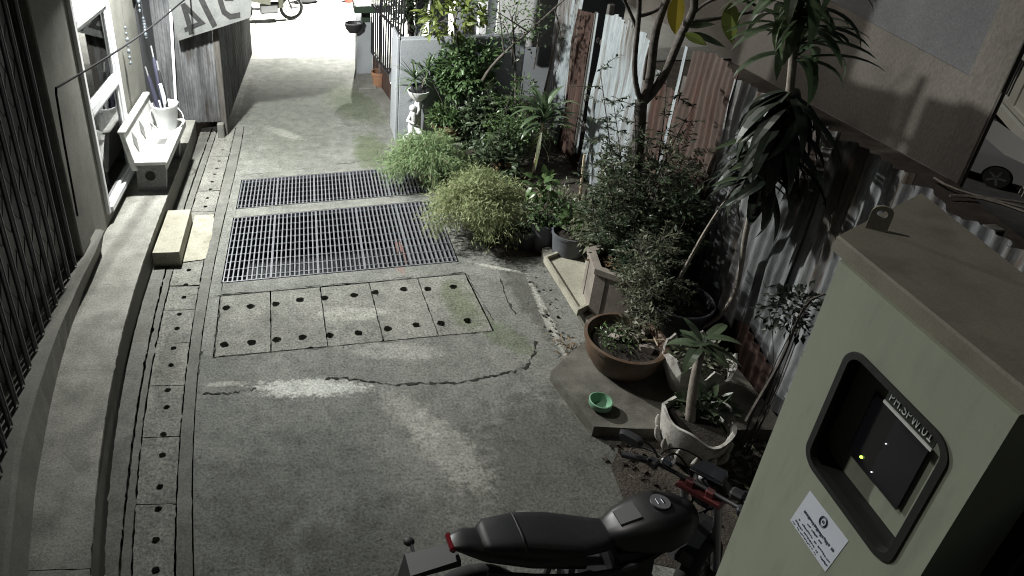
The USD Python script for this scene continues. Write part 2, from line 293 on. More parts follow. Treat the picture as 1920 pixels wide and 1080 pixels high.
m_bwall2 = rough('grey_plaster', (.13, .133, .138), (.175, .178, .184), .9, 40, .9, .1, .004)
m_grey = rough('grey_painted_wall', (.27, .285, .31), (.33, .345, .37), 2., 60, .8, .12, .003)
m_cab = rough('cabinet_paint', (.285, .315, .25), (.325, .35, .28), 2.2, 260, .45, .05, .0006, fine_amt=.14, c3=(.24, .26, .205), s3=5., t3=(.52, .78), stretch=(1, 3, .5))
m_cabtop = rough('cabinet_roof_dimmed', (.19, .18, .145), (.235, .22, .175), 5., 160, .7, .08, .0008, fine_amt=.25, c3=(.14, .13, .105), s3=6., t3=(.5, .75))  # darker than the door paint: the dim light on top is in the colour
m_gasket_recess = plain('rubber_and_shade_black', (.012, .012, .012), .55)
m_screen = plain('dark_screen', (.015, .014, .018), .12)
m_sign = plain('black_sign', (.014, .02, .014), .5)
m_letter = plain('pale_lettering', (.55, .57, .55), .6)
m_paper = plain('white_sticker', (.62, .66, .74), .5)
m_ink = plain('sticker_ink', (.05, .06, .10), .7)
m_led = M_('green_led', {'e': ('emission', {'color': (.55, 1., .12), 'strength': 3.})}, surface='e.emission')
m_led2 = M_('white_led', {'e': ('emission', {'color': (.9, .95, 1.), 'strength': 1.2})}, surface='e.emission')
m_terra = rough('terracotta', (.20, .10, .06), (.31, .17, .105), 5, 60, .85, .25, .004, c3=(.16, .13, .11), s3=3., t3=(.55, .7))
m_terra2 = rough('glazed_brown_clay', (.07, .045, .033), (.15, .095, .06), 5, 60, .5, .4, .006, c3=(.15, .13, .115), s3=3., t3=(.5, .7))
m_hex = rough('planter_concrete', (.19, .165, .145), (.30, .265, .235), 5, 70, .9, .4, .006)
m_whitepot = rough('whitewashed_pot', (.36, .345, .32), (.58, .56, .52), 9, 60, .9, .6, .006, c3=(.22, .20, .18), s3=5., t3=(.56, .7))
m_bowl = plain('green_bowl_plastic', (.15, .29, .19), .5)
m_stat = rough('white_plaster_statue', (.62, .62, .62), (.78, .78, .78), 14, 70, .7, .2, .003)
m_bark = rough('grey_bark', (.05, .043, .038), (.15, .132, .12), 14, 60, .9, .8, .008)
m_palebark = rough('pale_bark', (.22, .19, .165), (.36, .32, .285), 14, 60, .9, .6, .006)
m_cane = plain('bamboo_cane', (.42, .34, .24), .6)
m_cable = plain('cable_rubber', (.008, .008, .009), .8, spec=.15)
m_signbd = rough('weathered_board', (.105, .11, .108), (.15, .152, .15), 6, 50, .8, .1, .002)
m_paint = rough('faded_black_paint', (.012, .012, .012), (.026, .026, .026), 14, 60, .8, .1, .002)
m_white2 = plain('white_cloth', (.80, .80, .82), .8)
m_tarp = plain('grey_tarp', (.12, .125, .135), .7)
m_bike = plain('black_gloss', (.010, .010, .011), .42)
m_bikem = plain('black_matt', (.016, .016, .018), .6)
m_seat = rough('seat_vinyl', (.016, .016, .018), (.022, .022, .025), 30, 200, .5, .15, .001)
m_tyre = plain('tyre_rubber', (.016, .016, .016), .8)
m_chrome = plain('chrome', (.75, .75, .78), .12, 1.)
m_alloy = plain('alloy_grey', (.35, .35, .37), .35, .8)
m_red = plain('red_anodised', (.14, .04, .04), .4, .4)
m_redlens = plain('red_lens', (.10, .01, .014), .15)
m_dgreen = plain('dark_green_plastic', (.02, .035, .022), .5)
m_car = plain('silver_car_paint', (.42, .43, .45), .25, .3, coat=.5)
m_glassdk = plain('dark_glass', (.02, .022, .025), .08)
m_foil = plain('shiny_film', (.22, .25, .28), .14, .6)
m_glass = M_('window_glass', {'f': ('fresnel', {'IOR': 1.55}), 't': ('transparent_bsdf', {'color': (.85, .88, .9)}), 'g': ('glossy_bsdf', {'color': (.95, .95, .95), 'roughness': .02}), 'x': ('mix_closure', {})},
             [('f.fac', 'x.fac'), ('t.BSDF', 'x.closure1'), ('g.BSDF', 'x.closure2')], surface='x.closure')
m_glarepane = M_('lamp_glare_pane', {'e': ('emission', {'color': (.93, .97, 1.), 'strength': 1.6})}, surface='e.emission')  # glow imitates lamp glare on the glass; the pane is no light source
m_room = plain('dark_room', (.05, .052, .055), .9)
m_curtain = rough('pale_curtain', (.30, .32, .31), (.36, .37, .36), 3, 40, .9, .1, .003)
m_tube = M_('lamp_tube', {'e': ('emission', {'color': (.95, .98, 1.), 'strength': 20.})}, surface='e.emission')
l_fern = leafy('pale_feathery_leaf', (.20, .235, .11), (.47, .52, .29), .55, .35)
l_fern2 = leafy('fresh_feathery_leaf', (.14, .205, .095), (.33, .43, .21), .55, .35)
l_mid = leafy('mid_green_leaf', (.055, .095, .04), (.21, .30, .11), .34, .25)
l_bright = leafy('bright_green_leaf', (.06, .105, .045), (.23, .33, .14), .34, .3)
l_dark = leafy('dark_green_leaf', (.034, .052, .03), (.165, .205, .115), .40, .2)
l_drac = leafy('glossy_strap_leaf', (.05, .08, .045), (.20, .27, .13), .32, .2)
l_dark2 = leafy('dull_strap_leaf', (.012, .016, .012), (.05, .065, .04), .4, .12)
l_olive = leafy('olive_leaf', (.07, .08, .052), (.30, .31, .20), .40, .2)
l_yel = leafy('yellow_green_leaf', (.10, .14, .03), (.34, .36, .12), .45, .35)
l_dead = leafy('dry_leaf', (.10, .06, .03), (.40, .29, .17), .8, .1)
l_ochre = leafy('ochre_leaf', (.20, .16, .02), (.36, .28, .05), .5, .35)

# ================================================================== THE GROUND
def L2(*pts, z=0.): return [at(x, y, z)[:2] for x, y in pts]
chan_w = L2((289, 491), (253, 619), (230, 719), (214, 835), (200, 963), (195, 1080)); s12 = L2((314, 494), (294, 580), (272, 680), (253, 791), (236, 902), (229, 1035))
slabL = L2((328, 497), (308, 580), (286, 680), (265, 813), (253, 935), (249, 1080)); slabR = L2((383, 491), (367, 580), (353, 663), (336, 824), (330, 952), (329, 1080))
outer = L2((397, 535), (378, 630), (367, 730), (364, 869), (361, 980))
def edge(pts, far):
    """x as a smooth function of y along the alley, straight beyond the measured points"""
    P = np.array(sorted([tuple(p) for p in pts] + [tuple(f) for f in far], key=lambda p: p[1])); c = np.polyfit(P[:, 1], P[:, 0], 3)
    y0, y1 = P[0, 1], P[-1, 1]; d0, d1 = np.polyval(np.polyder(c), y0), np.polyval(np.polyder(c), y1)
    return lambda y: np.where(y < y0, np.polyval(c, y0)+d0*(y-y0), np.where(y > y1, np.polyval(c, y1)+d1*(y-y1)*.3, np.polyval(c, y)))
E_chan = edge(chan_w, [(-1.80, 8.2), (-1.80, 9.3)]); E_12 = edge(s12, [(-1.66, 8.2), (-1.64, 9.6)]); E_L = edge(slabL, [(-1.56, 8.4), (-1.55, 9.8)])
E_R = edge(slabR, [(-1.27, 8.4), (-1.27, 9.8)]); E_O = edge(outer, [(-1.13, 7.5), (-1.14, 9.8)])
plat_r = L2((322, 350), (272, 485), (244, 569), (208, 719), (186, 835), (180, 963), z=.3); plat_l = L2((190, 460), (160, 540), (120, 650), (90, 760), (66, 900), (52, 1080), z=.3)
E_pr = edge(plat_r, [(-1.80, 8.5), (-1.80, 9.4)]); E_pl = edge(plat_l, [(-2.29, 6.6), (-2.29, 9.4)])
gate_x = edge(L2((160, 490), (110, 580), (70, 690), (30, 830), (5, 980), z=.55), [(-2.22, 6.0)])
def band(f0, f1, y0, y1, n=24, g0=0., g1=0.):
    y = np.linspace(y0, y1, n); return Polygon(np.r_[np.c_[f0(y)+g0, y], np.c_[f1(y)-g1, y][::-1]])
def chip(poly, amp, seed, step=.05):
    """uneven, chipped edges"""
    r = np.random.default_rng(seed); P = np.array(poly.segmentize(step).exterior.coords)[:-1]
    q = P + np.where(r.random((len(P), 1)) < .12, 2.2, .7)*r.normal(0, amp, P.shape); g_ = Polygon(q).buffer(0)
    return max(getattr(g_, 'geoms', [g_]), key=lambda k: k.area)
# drain quads
NEAR = np.array([[-1.006, 5.654], [1.434, 5.925], [1.41, 7.265], [-1.016, 6.961]]); FAR = np.array([[-1.006, 7.193], [1.36, 7.46], [1.36, 8.235], [-1.009, 7.955]])
SLAB = np.array([[-.957, 4.545], [1.537, 4.801], [1.467, 5.699], [-1.001, 5.430]])
def bil(Q, u, v): return (1-u)*(1-v)*Q[0] + u*(1-v)*Q[1] + u*v*Q[2] + (1-u)*v*Q[3]
pits = [Polygon(NEAR).buffer(.012, join_style=2), Polygon(FAR).buffer(.012, join_style=2), Polygon(SLAB).buffer(.006, join_style=2)]
chan_pit = band(E_L, E_R, .4, 9.75, 40)
yy = np.linspace(.2, 9.8, 40)
left_edge = [(float(E_chan(y)), y) for y in yy]
alley = Polygon(left_edge + [(-1.45, 9.9), (-1.40, 13.4), (-9, 13.6), (-9, 30), (14, 30), (14, 12.6), (1.2, 12.6), (3.3, 9.5), (3.3, .2)])
strip1 = band(E_chan, E_12, .2, 9.8, 40)
pave = alley.difference(shapely.union_all(pits+[chan_pit, strip1.buffer(.004), band(E_12, E_L, .2, 9.8, 40, .006).buffer(.003), band(E_R, E_O, .2, 9.8, 40).buffer(.003)]))
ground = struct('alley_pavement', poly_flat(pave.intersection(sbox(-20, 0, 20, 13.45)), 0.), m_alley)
struct('street', poly_flat(pave.intersection(sbox(-20, 13.45, 20, 40)), 0.), m_street)
struct('ground', poly_flat(Polygon([(-60, -60), (60, -60), (60, 60), (-60, 60)]), -6.2), m_earth)
def open_box(Q, z0, z1, m, parent=None, name='drain_pit'):
    P = np.array(Q.exterior.coords)[:-1]; n = len(P); V = np.r_[np.c_[P, np.full(n, z0)], np.c_[P, np.full(n, z1)]]
    F = [f for i in range(n) for f in ((i, (i+1) % n, n+i), ((i+1) % n, n+(i+1) % n, n+i))]
    return cat_([TM(V, F), poly_flat(Q, z0)])
struct('drain_pit', [open_box(q, -.6, -.002, m_pit) for q in pits[:2]] + [open_box(pits[2], -.4, -.09, m_pit)], m_pit)
struct('drain_channel', open_box(chan_pit, -.3, -.002, m_pit), m_pit)
# raised-by-nothing border strips, with thin open joints between
b_ = struct('channel_border', prism(chip(strip1.buffer(-.005), .003, 90), -.1, .006), m_border)
obj('inner_strip', prism(chip(band(E_12, E_L, .2, 9.8, 40, .012, .005), .003, 91), -.1, .004), m_border, b_)
obj('outer_strip', prism(chip(band(E_R, E_O, .2, 9.8, 40, .006, .006), .003, 92), -.1, .005), m_border, b_)
# channel cover slabs with their drain holes
joint_y = [.85, 1.42, 1.99, 2.52, 3.10, 3.68, 4.22, 4.75, 5.23, 5.62, 6.03, 6.62, 7.15, 7.68, 8.2, 8.72, 9.25, 9.75]
hole_px = [(a/1.8, b/1.8+480) for a, b in ((638, 48), (627, 98), (620, 138), (605, 195), (597, 243), (585, 310), (577, 368), (566, 452), (562, 510), (551, 602), (548, 670), (539, 777), (534, 853), (525, 958), (525, 1060))] + \
          [(411, 302), (407, 316), (403, 327), (398, 341), (395, 355), (389, 371), (385, 387), (418, 281), (423, 262)]
def blob(c, r, seed, n=14):
    rng = np.random.default_rng(seed); a = np.linspace(0, 2*np.pi, n, endpoint=False); rr = r*rng.uniform(.82, 1.12, n); return Polygon(np.c_[c[0]+rr*np.cos(a), c[1]+rr*np.sin(a)])
chan = struct('channel_cover', prism(band(E_L, E_R, .3, .84, 6, .006, .006), -.06, 0.), m_slab)
holes = [blob(at(*p)[:2], .026, i) for i, p in enumerate(hole_px)]
rng = np.random.default_rng(5)
for i in range(len(joint_y)-1):
    y0, y1 = joint_y[i]+.004, joint_y[i+1]-.004
    P = chip(band(E_L, E_R, y0, y1, 8, .006, .006), .0028, i, .04)
    for h in holes:
        if P.contains(h.centroid): P = P.difference(h)
    dz = rng.uniform(-.006, .003)
    obj('cover_slab', prism(P, -.06, dz), m_slab, chan)
# five drain slabs with two rows of holes
sl = struct('drain_slab_bed', prism(Polygon(SLAB).buffer(.004, join_style=2), -.10, -.085), m_pit)
hp = [(424, 577), (470, 574), (517, 570), (563, 562), (609, 558), (664, 553), (704, 548), (757, 542), (802, 541), (850, 537), (421, 646), (472, 642), (519, 637), (567, 632), (618, 628), (672, 624), (727, 616), (781, 609), (827, 606), (877, 601)]
hh = [blob(at(*p)[:2], .040, 50+i) for i, p in enumerate(hp)]
for k in range(5):
    P = Polygon([bil(SLAB, k/5, 0), bil(SLAB, (k+1)/5, 0), bil(SLAB, (k+1)/5, 1), bil(SLAB, k/5, 1)]).buffer(-.0055, join_style=2)
    P = chip(P, .0022, 40+k, .04)
    for h in hh:
        if P.contains(h.centroid): P = P.difference(h)
    obj('drain_slab', prism(P, -.08, rng.uniform(-.004, .001)), m_slab, sl)
# steel grates
ORD = ['first', 'second', 'third', 'fourth', 'fifth']
def grate(Q, u0, u1, nb, nr, label, red=False):
    c = bil(Q, (u0+u1)/2, 0); t = thing('drain_grate', label, 'drain grate', (c[0], c[1], 0), group='steel grates over the drain')
    q = np.array([bil(Q, u0, 0), bil(Q, u1, 0), bil(Q, u1, 1), bil(Q, u0, 1)]); w = np.linalg.norm(q[1]-q[0]); h = np.linalg.norm(q[3]-q[0]); g = .006
    B = lambda u, v: bil(q, u, v)
    def bar(a, b, wd, z0, z1):
        a, b = np.array(a), np.array(b); d = (b-a)/np.linalg.norm(b-a); n = np.array([-d[1], d[0]])*wd/2
        return prism([a+n, b+n, b-n, a-n], z0, z1)
    e = g/w; e2 = g/h; fr = []
    for a, b in (((e, e2), (1-e, e2)), ((1-e, e2), (1-e, 1-e2)), ((1-e, 1-e2), (e, 1-e2)), ((e, 1-e2), (e, e2))): fr.append(bar(B(*a), B(*b), .012, -.04, .002))
    obj('frame', fr, m_galv, t)
    bars = [bar(B((i+1)/(nb+1), e2*1.5), B((i+1)/(nb+1), 1-e2*1.5), .0145, -.04, 0.) for i in range(nb)]
    obj('bearing_bars', bars, m_galv, t, kind='stuff')
    obj('cross_rods', [bar(B(e*1.5, (j+.6)/(nr+.2)), B(1-e*1.5, (j+.6)/(nr+.2)), .009, -.012, -.001) for j in range(nr)], m_galv, t, kind='stuff')
    if red: obj('red_patch', [bar(B(.78, .2), B(.78, .35), .013, -.03, .004), bar(B(.86, .2), B(.86, .35), .013, -.03, .004), bar(B(.74, .35), B(.92, .35), .01, -.01, .004), bar(B(.9, .03), B(.9, .3), .013, -.03, .004)], m_rustbar, t, label='patch of bars painted red')
for k in range(5):
    grate(NEAR, k/5, (k+1)/5, 9, 9, [f'leftmost grate of the near row, beside the channel', 'second grate from the left in the near row', 'middle grate of the near row', 'fourth grate of the near row, with a red painted patch', 'rightmost grate of the near row, cut by the pale feathery bush'][k], k == 3)
for k in range(5):
    grate(FAR, k/5, (k+1)/5, 9, 6, ['leftmost grate of the short far row', 'second grate from the left in the short far row', 'middle grate of the short far row', 'fourth grate of the short far row', 'end grate of the short far row under the green feathery bush'][k])
# worn concrete: coarse patch, mortar patch, cracks, saw cuts
def patch(px, z, m, name, seed, n=60, amp=.03):
    P = jag(np.array([*L2(*px), L2(px[0])[0]]), n, amp, seed); return struct(name, poly_flat(Polygon(P).buffer(0), z), m)
patch([(365, 405), (402, 403), (398, 440), (386, 487), (343, 492)], .009, m_step, 'mortar_patch', 9, 50, .004)
cracks = [([(365, 738), (420, 738), (480, 728)], .012, 25), ([(610, 712), (640, 708), (680, 715), (740, 722), (800, 718), (860, 718), (940, 702), (985, 690), (1003, 660), (1005, 640)], .016, 70), ([(400, 555), (460, 550)], .008, 12), ([(936, 520), (950, 560), (965, 590)], .014, 20),
          ([(370, 700), (375, 660), (372, 640)], .02, 14), ([(417, 530), (402, 670)], .007, 20), ([(400, 671), (925, 621)], .004, 40), ([(873, 513), (925, 600)], .006, 20), ([(413, 553), (872, 511)], .008, 40), ([(440, 330), (560, 318), (700, 300)], .004, 30), ([(445, 240), (437, 300)], .006, 10)]
struct('pavement_crack', [ribbon(jag([at(*p) for p in c], n, .008, 20+i), w, .0046, i) for i, (c, w, n) in enumerate(cracks)], m_crack)
rng = np.random.default_rng(11)
spk = []
for _ in range(420):
    x, y = rng.uniform(-1.0, 1.8), rng.uniform(2.0, 12)
    s = rng.uniform(.002, .0065); spk.append(ball((x, y, .003), s, 0, (1, 1, .45)))
obj('pavement_grit', spk, m_border, None, label='pale grit and crumbs scattered over the alley concrete', cat='grit', kind='stuff')
tw = [tube(spline([(x, y, .01), (x+rng.normal(0, .03), y+rng.normal(0, .03), .014)], 3), .0018, 4) for x, y in np.c_[rng.uniform(1.9, 2.4, 40), rng.uniform(3.2, 6.2, 40)]]

# ================================================================== LEFT: PLATFORM, STEP, SILL, GATE, HOUSE
gut = band(E_pr, E_chan, .2, 9.7, 30)
struct('gutter', poly_flat(gut.buffer(.02), -.28), m_gutter)
yy = np.linspace(.2, 9.4, 40)
Vw = np.r_[np.c_[E_chan(yy), yy, 0*yy-.28], np.c_[E_chan(yy), yy, 0*yy-.06]]; n = len(yy)
struct('gutter_wall', TM(Vw, [f for i in range(n-1) for f in ((i, i+1, n+i), (n+i, i+1, n+i+1))]), m_gutter)
yb = [.2, 2.45, 5.25, 9.4]
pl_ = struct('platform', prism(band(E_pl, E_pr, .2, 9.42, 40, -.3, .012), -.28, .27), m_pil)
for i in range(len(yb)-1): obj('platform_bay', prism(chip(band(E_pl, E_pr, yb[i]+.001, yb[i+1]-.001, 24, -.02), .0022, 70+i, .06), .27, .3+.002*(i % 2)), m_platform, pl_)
P = [at(x, y, .17)[:2] for x, y in ((315, 394), (358, 392), (336, 473), (285, 475))]
st = hexa(np.c_[np.array(P), [-.28]*4], np.c_[np.array(P), [.155]*4]); cen = np.mean(P, 0); Pt = cen + (np.array(P)-cen)*.985
obj('step_block', [st, hexa(np.c_[np.array(P), [.155]*4], np.c_[Pt, [.17]*4])], m_step, None, label='pale concrete step block bridging the gutter beside the platform', cat='step')
# gate sill
sill = Polygon([(float(gate_x(y))-.35, y) for y in np.linspace(.2, 5.9, 20)] + [(float(E_pl(y))+.0, y) for y in np.linspace(.2, 5.9, 20)[::-1]])
sy = np.linspace(.2, 5.85, 30)
cs = [(-.35, .3), (-.35, .55), (.03, .55), (.075, .53)]
V = []
for y in sy:
    gx = float(gate_x(y)); V += [(gx-.35, y, .28), (gx-.35, y, .55), (gx+.02, y, .55), (gx+.05, y, .53), (float(E_pl(y))+.012, y, .28)]
F = []
for i in range(len(sy)-1):
    for k in range(4): a = i*5+k; b = a+5; F += [(a, a+1, b), (b, a+1, b+1)]
e = (len(sy)-1)*5; F += [(e, e+1, e+2), (e, e+2, e+3), (e, e+3, e+4), (0, 2, 1), (0, 3, 2), (0, 4, 3)]
struct('gate_sill', TM(np.array(V)+np.c_[(meshkit.noise(np.array(V)*5)-.5)*.03, np.zeros((len(V), 2))], F), m_pil)
# folding gate
g = thing('folding_gate', 'tall black folding steel gate with lattice closing the left side', 'gate', (float(gate_x(3.5)), 3.5, .55))
def gp(y, z, o=0.): return np.array([float(gate_x(y))-.06+o, y, z])
ys = np.arange(1.0, 5.32, .19)
for i, y in enumerate(ys):
    P = gp(y, 0); d = (gp(y+.05, 0)-gp(y-.05, 0)); ang = math.atan2(d[1], d[0])
    m1 = rbox(.016, .035, 3.3, .003); m1.apply_transform(trimesh.transformations.rotation_matrix(ang-math.pi/2, [0, 0, 1])); m1.apply_translation([P[0], y, .56+1.65])
    m2 = rbox(.012, .011, 3.3, .002); m2.apply_transform(trimesh.transformations.rotation_matrix(ang-math.pi/2, [0, 0, 1])); m2.apply_translation([P[0]+.016, y+.014, .56+1.65])
    s_ = obj('slat', m1, m_gate, g); obj('slat_edge', m2, m_gate2, s_)
lat = []
for k in range(0, len(ys)-2, 1):
    for z0 in (.75, 1.5, 2.25, 3.0):
        lat += [tube([gp(ys[k], z0, -.02), gp(ys[k+2], z0+.6, -.02)], .004, 4), tube([gp(ys[k], z0+.6, -.028), gp(ys[k+2], z0, -.028)], .004, 4)]
obj('lattice_bars', lat, m_gate, g, kind='stuff')
obj('back_sheet', [hexa(*[np.array([gp(a, z, -.09), gp(a, z, -.1), gp(a+.372, z, -.1), gp(a+.372, z, -.09)]) for z in (.56, 3.9)]) for a in np.arange(.9, 5.2, .37)], m_gate, g)
# house
WX = -2.30
h = thing('house', 'plastered house wall with white framed window behind the bench', 'house', (WX, 7.4, .3))
W0, W1, WB, WT = 6.38, 7.55, .42, 3.2
obj('wall', [bx(WX-.2, WX, 5.84, W0, .28, 3.7), bx(WX-.2, WX, W1+.045, 9.5, .28, 3.7), bx(WX-.2, WX, W0, W1, .28, WB), bx(WX-.2, WX, W0, W1, WT, 3.7)], m_wallL, h)
obj('pilaster', [cbx(WX-.2, WX+.07, 5.36, 5.62, .55, 3.7, .012), cbx(WX-.2, WX+.045, 5.62, 5.85, .30, 3.7, .01)], m_pil, h)
win = sub('window', h)
def fr(y0, y1, z0, z1, x0=-.05, x1=.035): return cbx(WX+x0, WX+x1, y0, y1, z0, z1, .006)
obj('frame', [fr(W0, W0+.06, WB, WT), fr(W1-.075, W1+.05, WB, WT), fr(W0+.06, W1-.075, WB, WB+.07, -.05, .06), fr(W0+.06, W1-.075, WT-.06, WT), fr(W0+.06, W1-.075, 1.53, 1.62), fr(W0+.06, W1-.075, 2.42, 2.5)], m_alu, win)
obj('sash', [fr(W0+.06, W0+.10, WB+.07, 1.53, -.03, .015), fr(W1-.115, W1-.075, WB+.07, 1.53, -.03, .015), fr(W0+.06, W0+.10, 1.62, 2.42, -.03, .015), fr(W1-.125, W1-.075, 1.62, 2.42, -.03, .015),
             fr(W0+.10, W1-.125, 1.62, 1.665, -.03, .015), fr(W0+.10, W1-.125, 2.375, 2.42, -.03, .015), fr(W0+.10, W1-.115, 1.49, 1.53, -.03, .015), fr(W0+.10, W1-.115, WB+.07, WB+.11, -.03, .02)], m_alu, win)
obj('pane', [bx(WX-.012, WX-.006, W0+.10, W1-.115, WB+.11, 1.49)], m_glass, win)
obj('pane', [bx(WX-.012, WX-.006, W0+.10, W1-.125, 1.665, 2.375)], m_glass, win)
obj('transom_pane', [bx(WX-.012, WX-.004, W0+.06, W1-.075, 2.5, WT-.06)], m_glarepane, win, label='top window pane with lamp glare painted as glow')  # emission stands in for the lamp glare on this pane
obj('room', [bx(WX-1.2, WX-1.19, 5.9, 9.0, .3, 2.46), bx(WX-1.2, WX-.21, 5.9, 5.91, .3, 2.46), bx(WX-1.2, WX-.21, 9.0, 9.01, .3, 2.46), bx(WX-1.2, WX-.21, 5.9, 9.0, .28, .3), bx(WX-1.2, WX-.21, 5.9, 9.0, 2.46, 2.48)], m_room, h)
obj('curtain', bx(WX-.5, WX-.46, 7.0, 7.6, 1.9, 2.45), m_curtain, h)
obj('door', cbx(WX-.02, WX+.03, 8.75, 9.45, .32, 2.6, .01), m_blackp, h, label='dark narrow door panel at the end of the wall')
obj('eave', bx(WX-.6, WX+.1, 5.3, 9.6, 3.7, 3.8), m_pil, h)
# lamp on the house wall
lp = thing('wall_lamp', 'lit wall lamp on a bracket above the white window', 'lamp', LAMP_POS)
obj('bracket', [tube([(WX, LAMP_POS[1], LAMP_POS[2]+.14), (LAMP_POS[0]-.05, LAMP_POS[1], LAMP_POS[2]+.16), (LAMP_POS[0], LAMP_POS[1], LAMP_POS[2]+.09)], .018, 6)], m_pole, lp)
obj('lamp_shade', lathe([(.02, .13), (.09, .11), (.13, .03), (.128, .03), (.085, .105), (.02, .12)], 20, LAMP_POS), m_pole, lp, smooth=40)
dl = UsdLux.DiskLight.Define(stage, path_of(lp)+'/lamp_light')
dl.CreateRadiusAttr(.095); dl.CreateIntensityAttr(LAMP_POWER*(.055/.095)**2); dl.CreateColorAttr(Gf.Vec3f(.98, 1., .95))
dl.AddTranslateOp().Set(Gf.Vec3d(0, 0, 0)); dl.AddRotateXYZOp().Set(Gf.Vec3f(7., -50., 0.))
# cable
c0 = atx(105, 165, -2.12); c1 = aty(345, 0, 9.0); cc = c0+(c1-c0)*.5 - [0, 0, .03]
obj('power_cable', [tube(np.r_[[c0+[-.05, 0, -1.2], c0+[-.03, 0, -.5], c0+[-.01, 0, -.06]], [c0+(c1-c0)*q-[0, 0, .05*math.sin(math.pi*min(q, 1))] for q in np.linspace(0, 1.3, 16)]], .010, 8)], m_cable, None, smooth=True, label='thick black cable running up from the gate pilaster across the window', cat='cable')

# bench
bn = thing('bench', 'white terrazzo bench with backrest standing on the platform under the window', 'bench', (-1.95, 7.9, .3))
by0, by1 = 7.08, 8.42
obj('seat', cbx(-2.13, -1.76, by0, by1, .66, .715, .012), m_white, bn)
obj('seat_lip', cbx(-1.775, -1.752, by0+.004, by1-.004, .60, .70, .008), m_white, bn)
bk = hexa(np.array([(-2.17, by0, .60), (-2.10, by0, .60), (-2.10, by1, .60), (-2.17, by1, .60)]), np.array([(-2.25, by0+.02, 1.06), (-2.20, by0+.02, 1.06), (-2.20, by1-.02, 1.06), (-2.25, by1-.02, 1.06)]))
b_ = obj('backrest', bk, m_white, bn)
obj('top_rail', cbx(-2.265, -2.175, by0, by1, 1.06, 1.10, .012), m_white, b_)
for k, yc in enumerate((7.35, 7.72)):
    def bp(y, z): return np.array([-2.10-(z-.60)*.217+.002, y, z])
    dd = np.array([bp(yc, .98), bp(yc+.07, .86), bp(yc, .72), bp(yc-.07, .86)])
    obj('diamond_inlay', hexa(dd, dd+[.006, 0, 0]), m_inlay, b_)
obj('square_inlay', bx(-1.97, -1.86, 7.58, 7.75, .712, .717), m_inlay, bn)
for y0 in (by0+.06, by1-.35):
    lg = obj('end_support', hexa(np.array([(-2.15, y0, .3), (-1.82, y0, .3), (-1.82, y0+.09, .3), (-2.15, y0+.09, .3)]), np.array([(-2.13, y0, .66), (-1.78, y0, .66), (-1.78, y0+.09, .66), (-2.13, y0+.09, .66)])), m_inlay, bn)
    obj('round_mark', trimesh.creation.cylinder(.06, .006, transform=trimesh.transformations.translation_matrix([-1.98, y0-.004, .50]) @ trimesh.transformations.rotation_matrix(math.pi/2, [1, 0, 0])), m_crack, lg)
# bucket with umbrellas
bc = np.array([-1.93, 8.12, .717])
bt = thing('bucket', 'white plastic bucket holding umbrellas on the far end of the bench', 'bucket', bc)
obj('body', lathe([(.0, .002), (.125, .002), (.165, .30), (.172, .30), (.172, .32), (.158, .32), (.12, .012), (.0, .012)], 32, bc), m_bucket, bt, smooth=40)
obj('handle', tube(spline([bc+[.165, -.03, .27], bc+[.20, -.1, .06], bc+[.05, -.19, .015], bc+[-.13, -.14, .06], bc+[-.165, -.03, .27]], 20), .007, 6), m_bucket, bt, smooth=True)
for k, (o, t_, m, lab, r) in enumerate([((.0, .03, .02), (-.13, .25, 1.0), m_umb, 'dark folded umbrella standing in the bucket, the longest one', .035), ((.05, -.02, .02), (-.05, .10, .85), m_bikem, 'black folded umbrella at the front of the bucket', .03), ((-.05, .0, .02), (-.18, .02, .8), m_umb, 'dark blue umbrella leaning on the wall from the bucket', .032)]):
    a, b = bc+o, bc+t_; u = thing('umbrella', lab, 'umbrella', a)
    obj('canopy', tube([a+(b-a)*s for s in (.02, .1, .5, .8, .86)], [.008, r*.7, r, r*.75, .012], 8), m, u, smooth=40); obj('handle', tube([a+(b-a)*.86, b], .010, 6), m_pole, u)
a, b = bc+[.03, .05, .02], bc+[-.02, .0, .58]
u = thing('umbrella', 'short white umbrella standing in the bucket', 'umbrella', a); obj('canopy', tube([a, a+(b-a)*.3, b], [.02, .035, .022], 8), m_bucket, u, smooth=40)
# shiny strands hanging by the wall
for k, (px, py, l) in enumerate(((245, 118, .42), (274, 70, .25), (300, 66, .18), (262, 20, .35))):
    p = atx(px, py, WX+.10); t = thing('hanging_ornament', ['longest shiny strand hanging on the wall right of the window', 'shiny strand hanging third from the window', 'short shiny strand nearest the dark door', 'shiny strand hanging highest on the wall'][k], 'ornament', p)
    obj('string', tube([p, p+[0, 0, l+.4]], .002, 4), m_foil, t)
    obj('beads', [ball(p+[0, rng.normal(0, .006), l*j/6], rng.uniform(.016, .028), 1, (1, 1, 1.3)) for j in range(7)], m_foil, t, smooth=True)
p = atx(255, 22, WX+.03)
obj('plastic_sheet', TM(np.c_[np.full(63, WX+.05)+.02*rng.normal(size=63), np.tile(np.linspace(p[1]-.1, p[1]+.42, 9), 7), np.repeat(np.linspace(2.25, 3.0, 7), 9)], [f for j in range(6) for i in range(8) for f in ((j*9+i, j*9+i+1, j*9+9+i), (j*9+i+1, j*9+10+i, j*9+9+i))]), m_foil, None, label='crinkled clear plastic sheet hung on the wall beside the window', cat='plastic sheet')
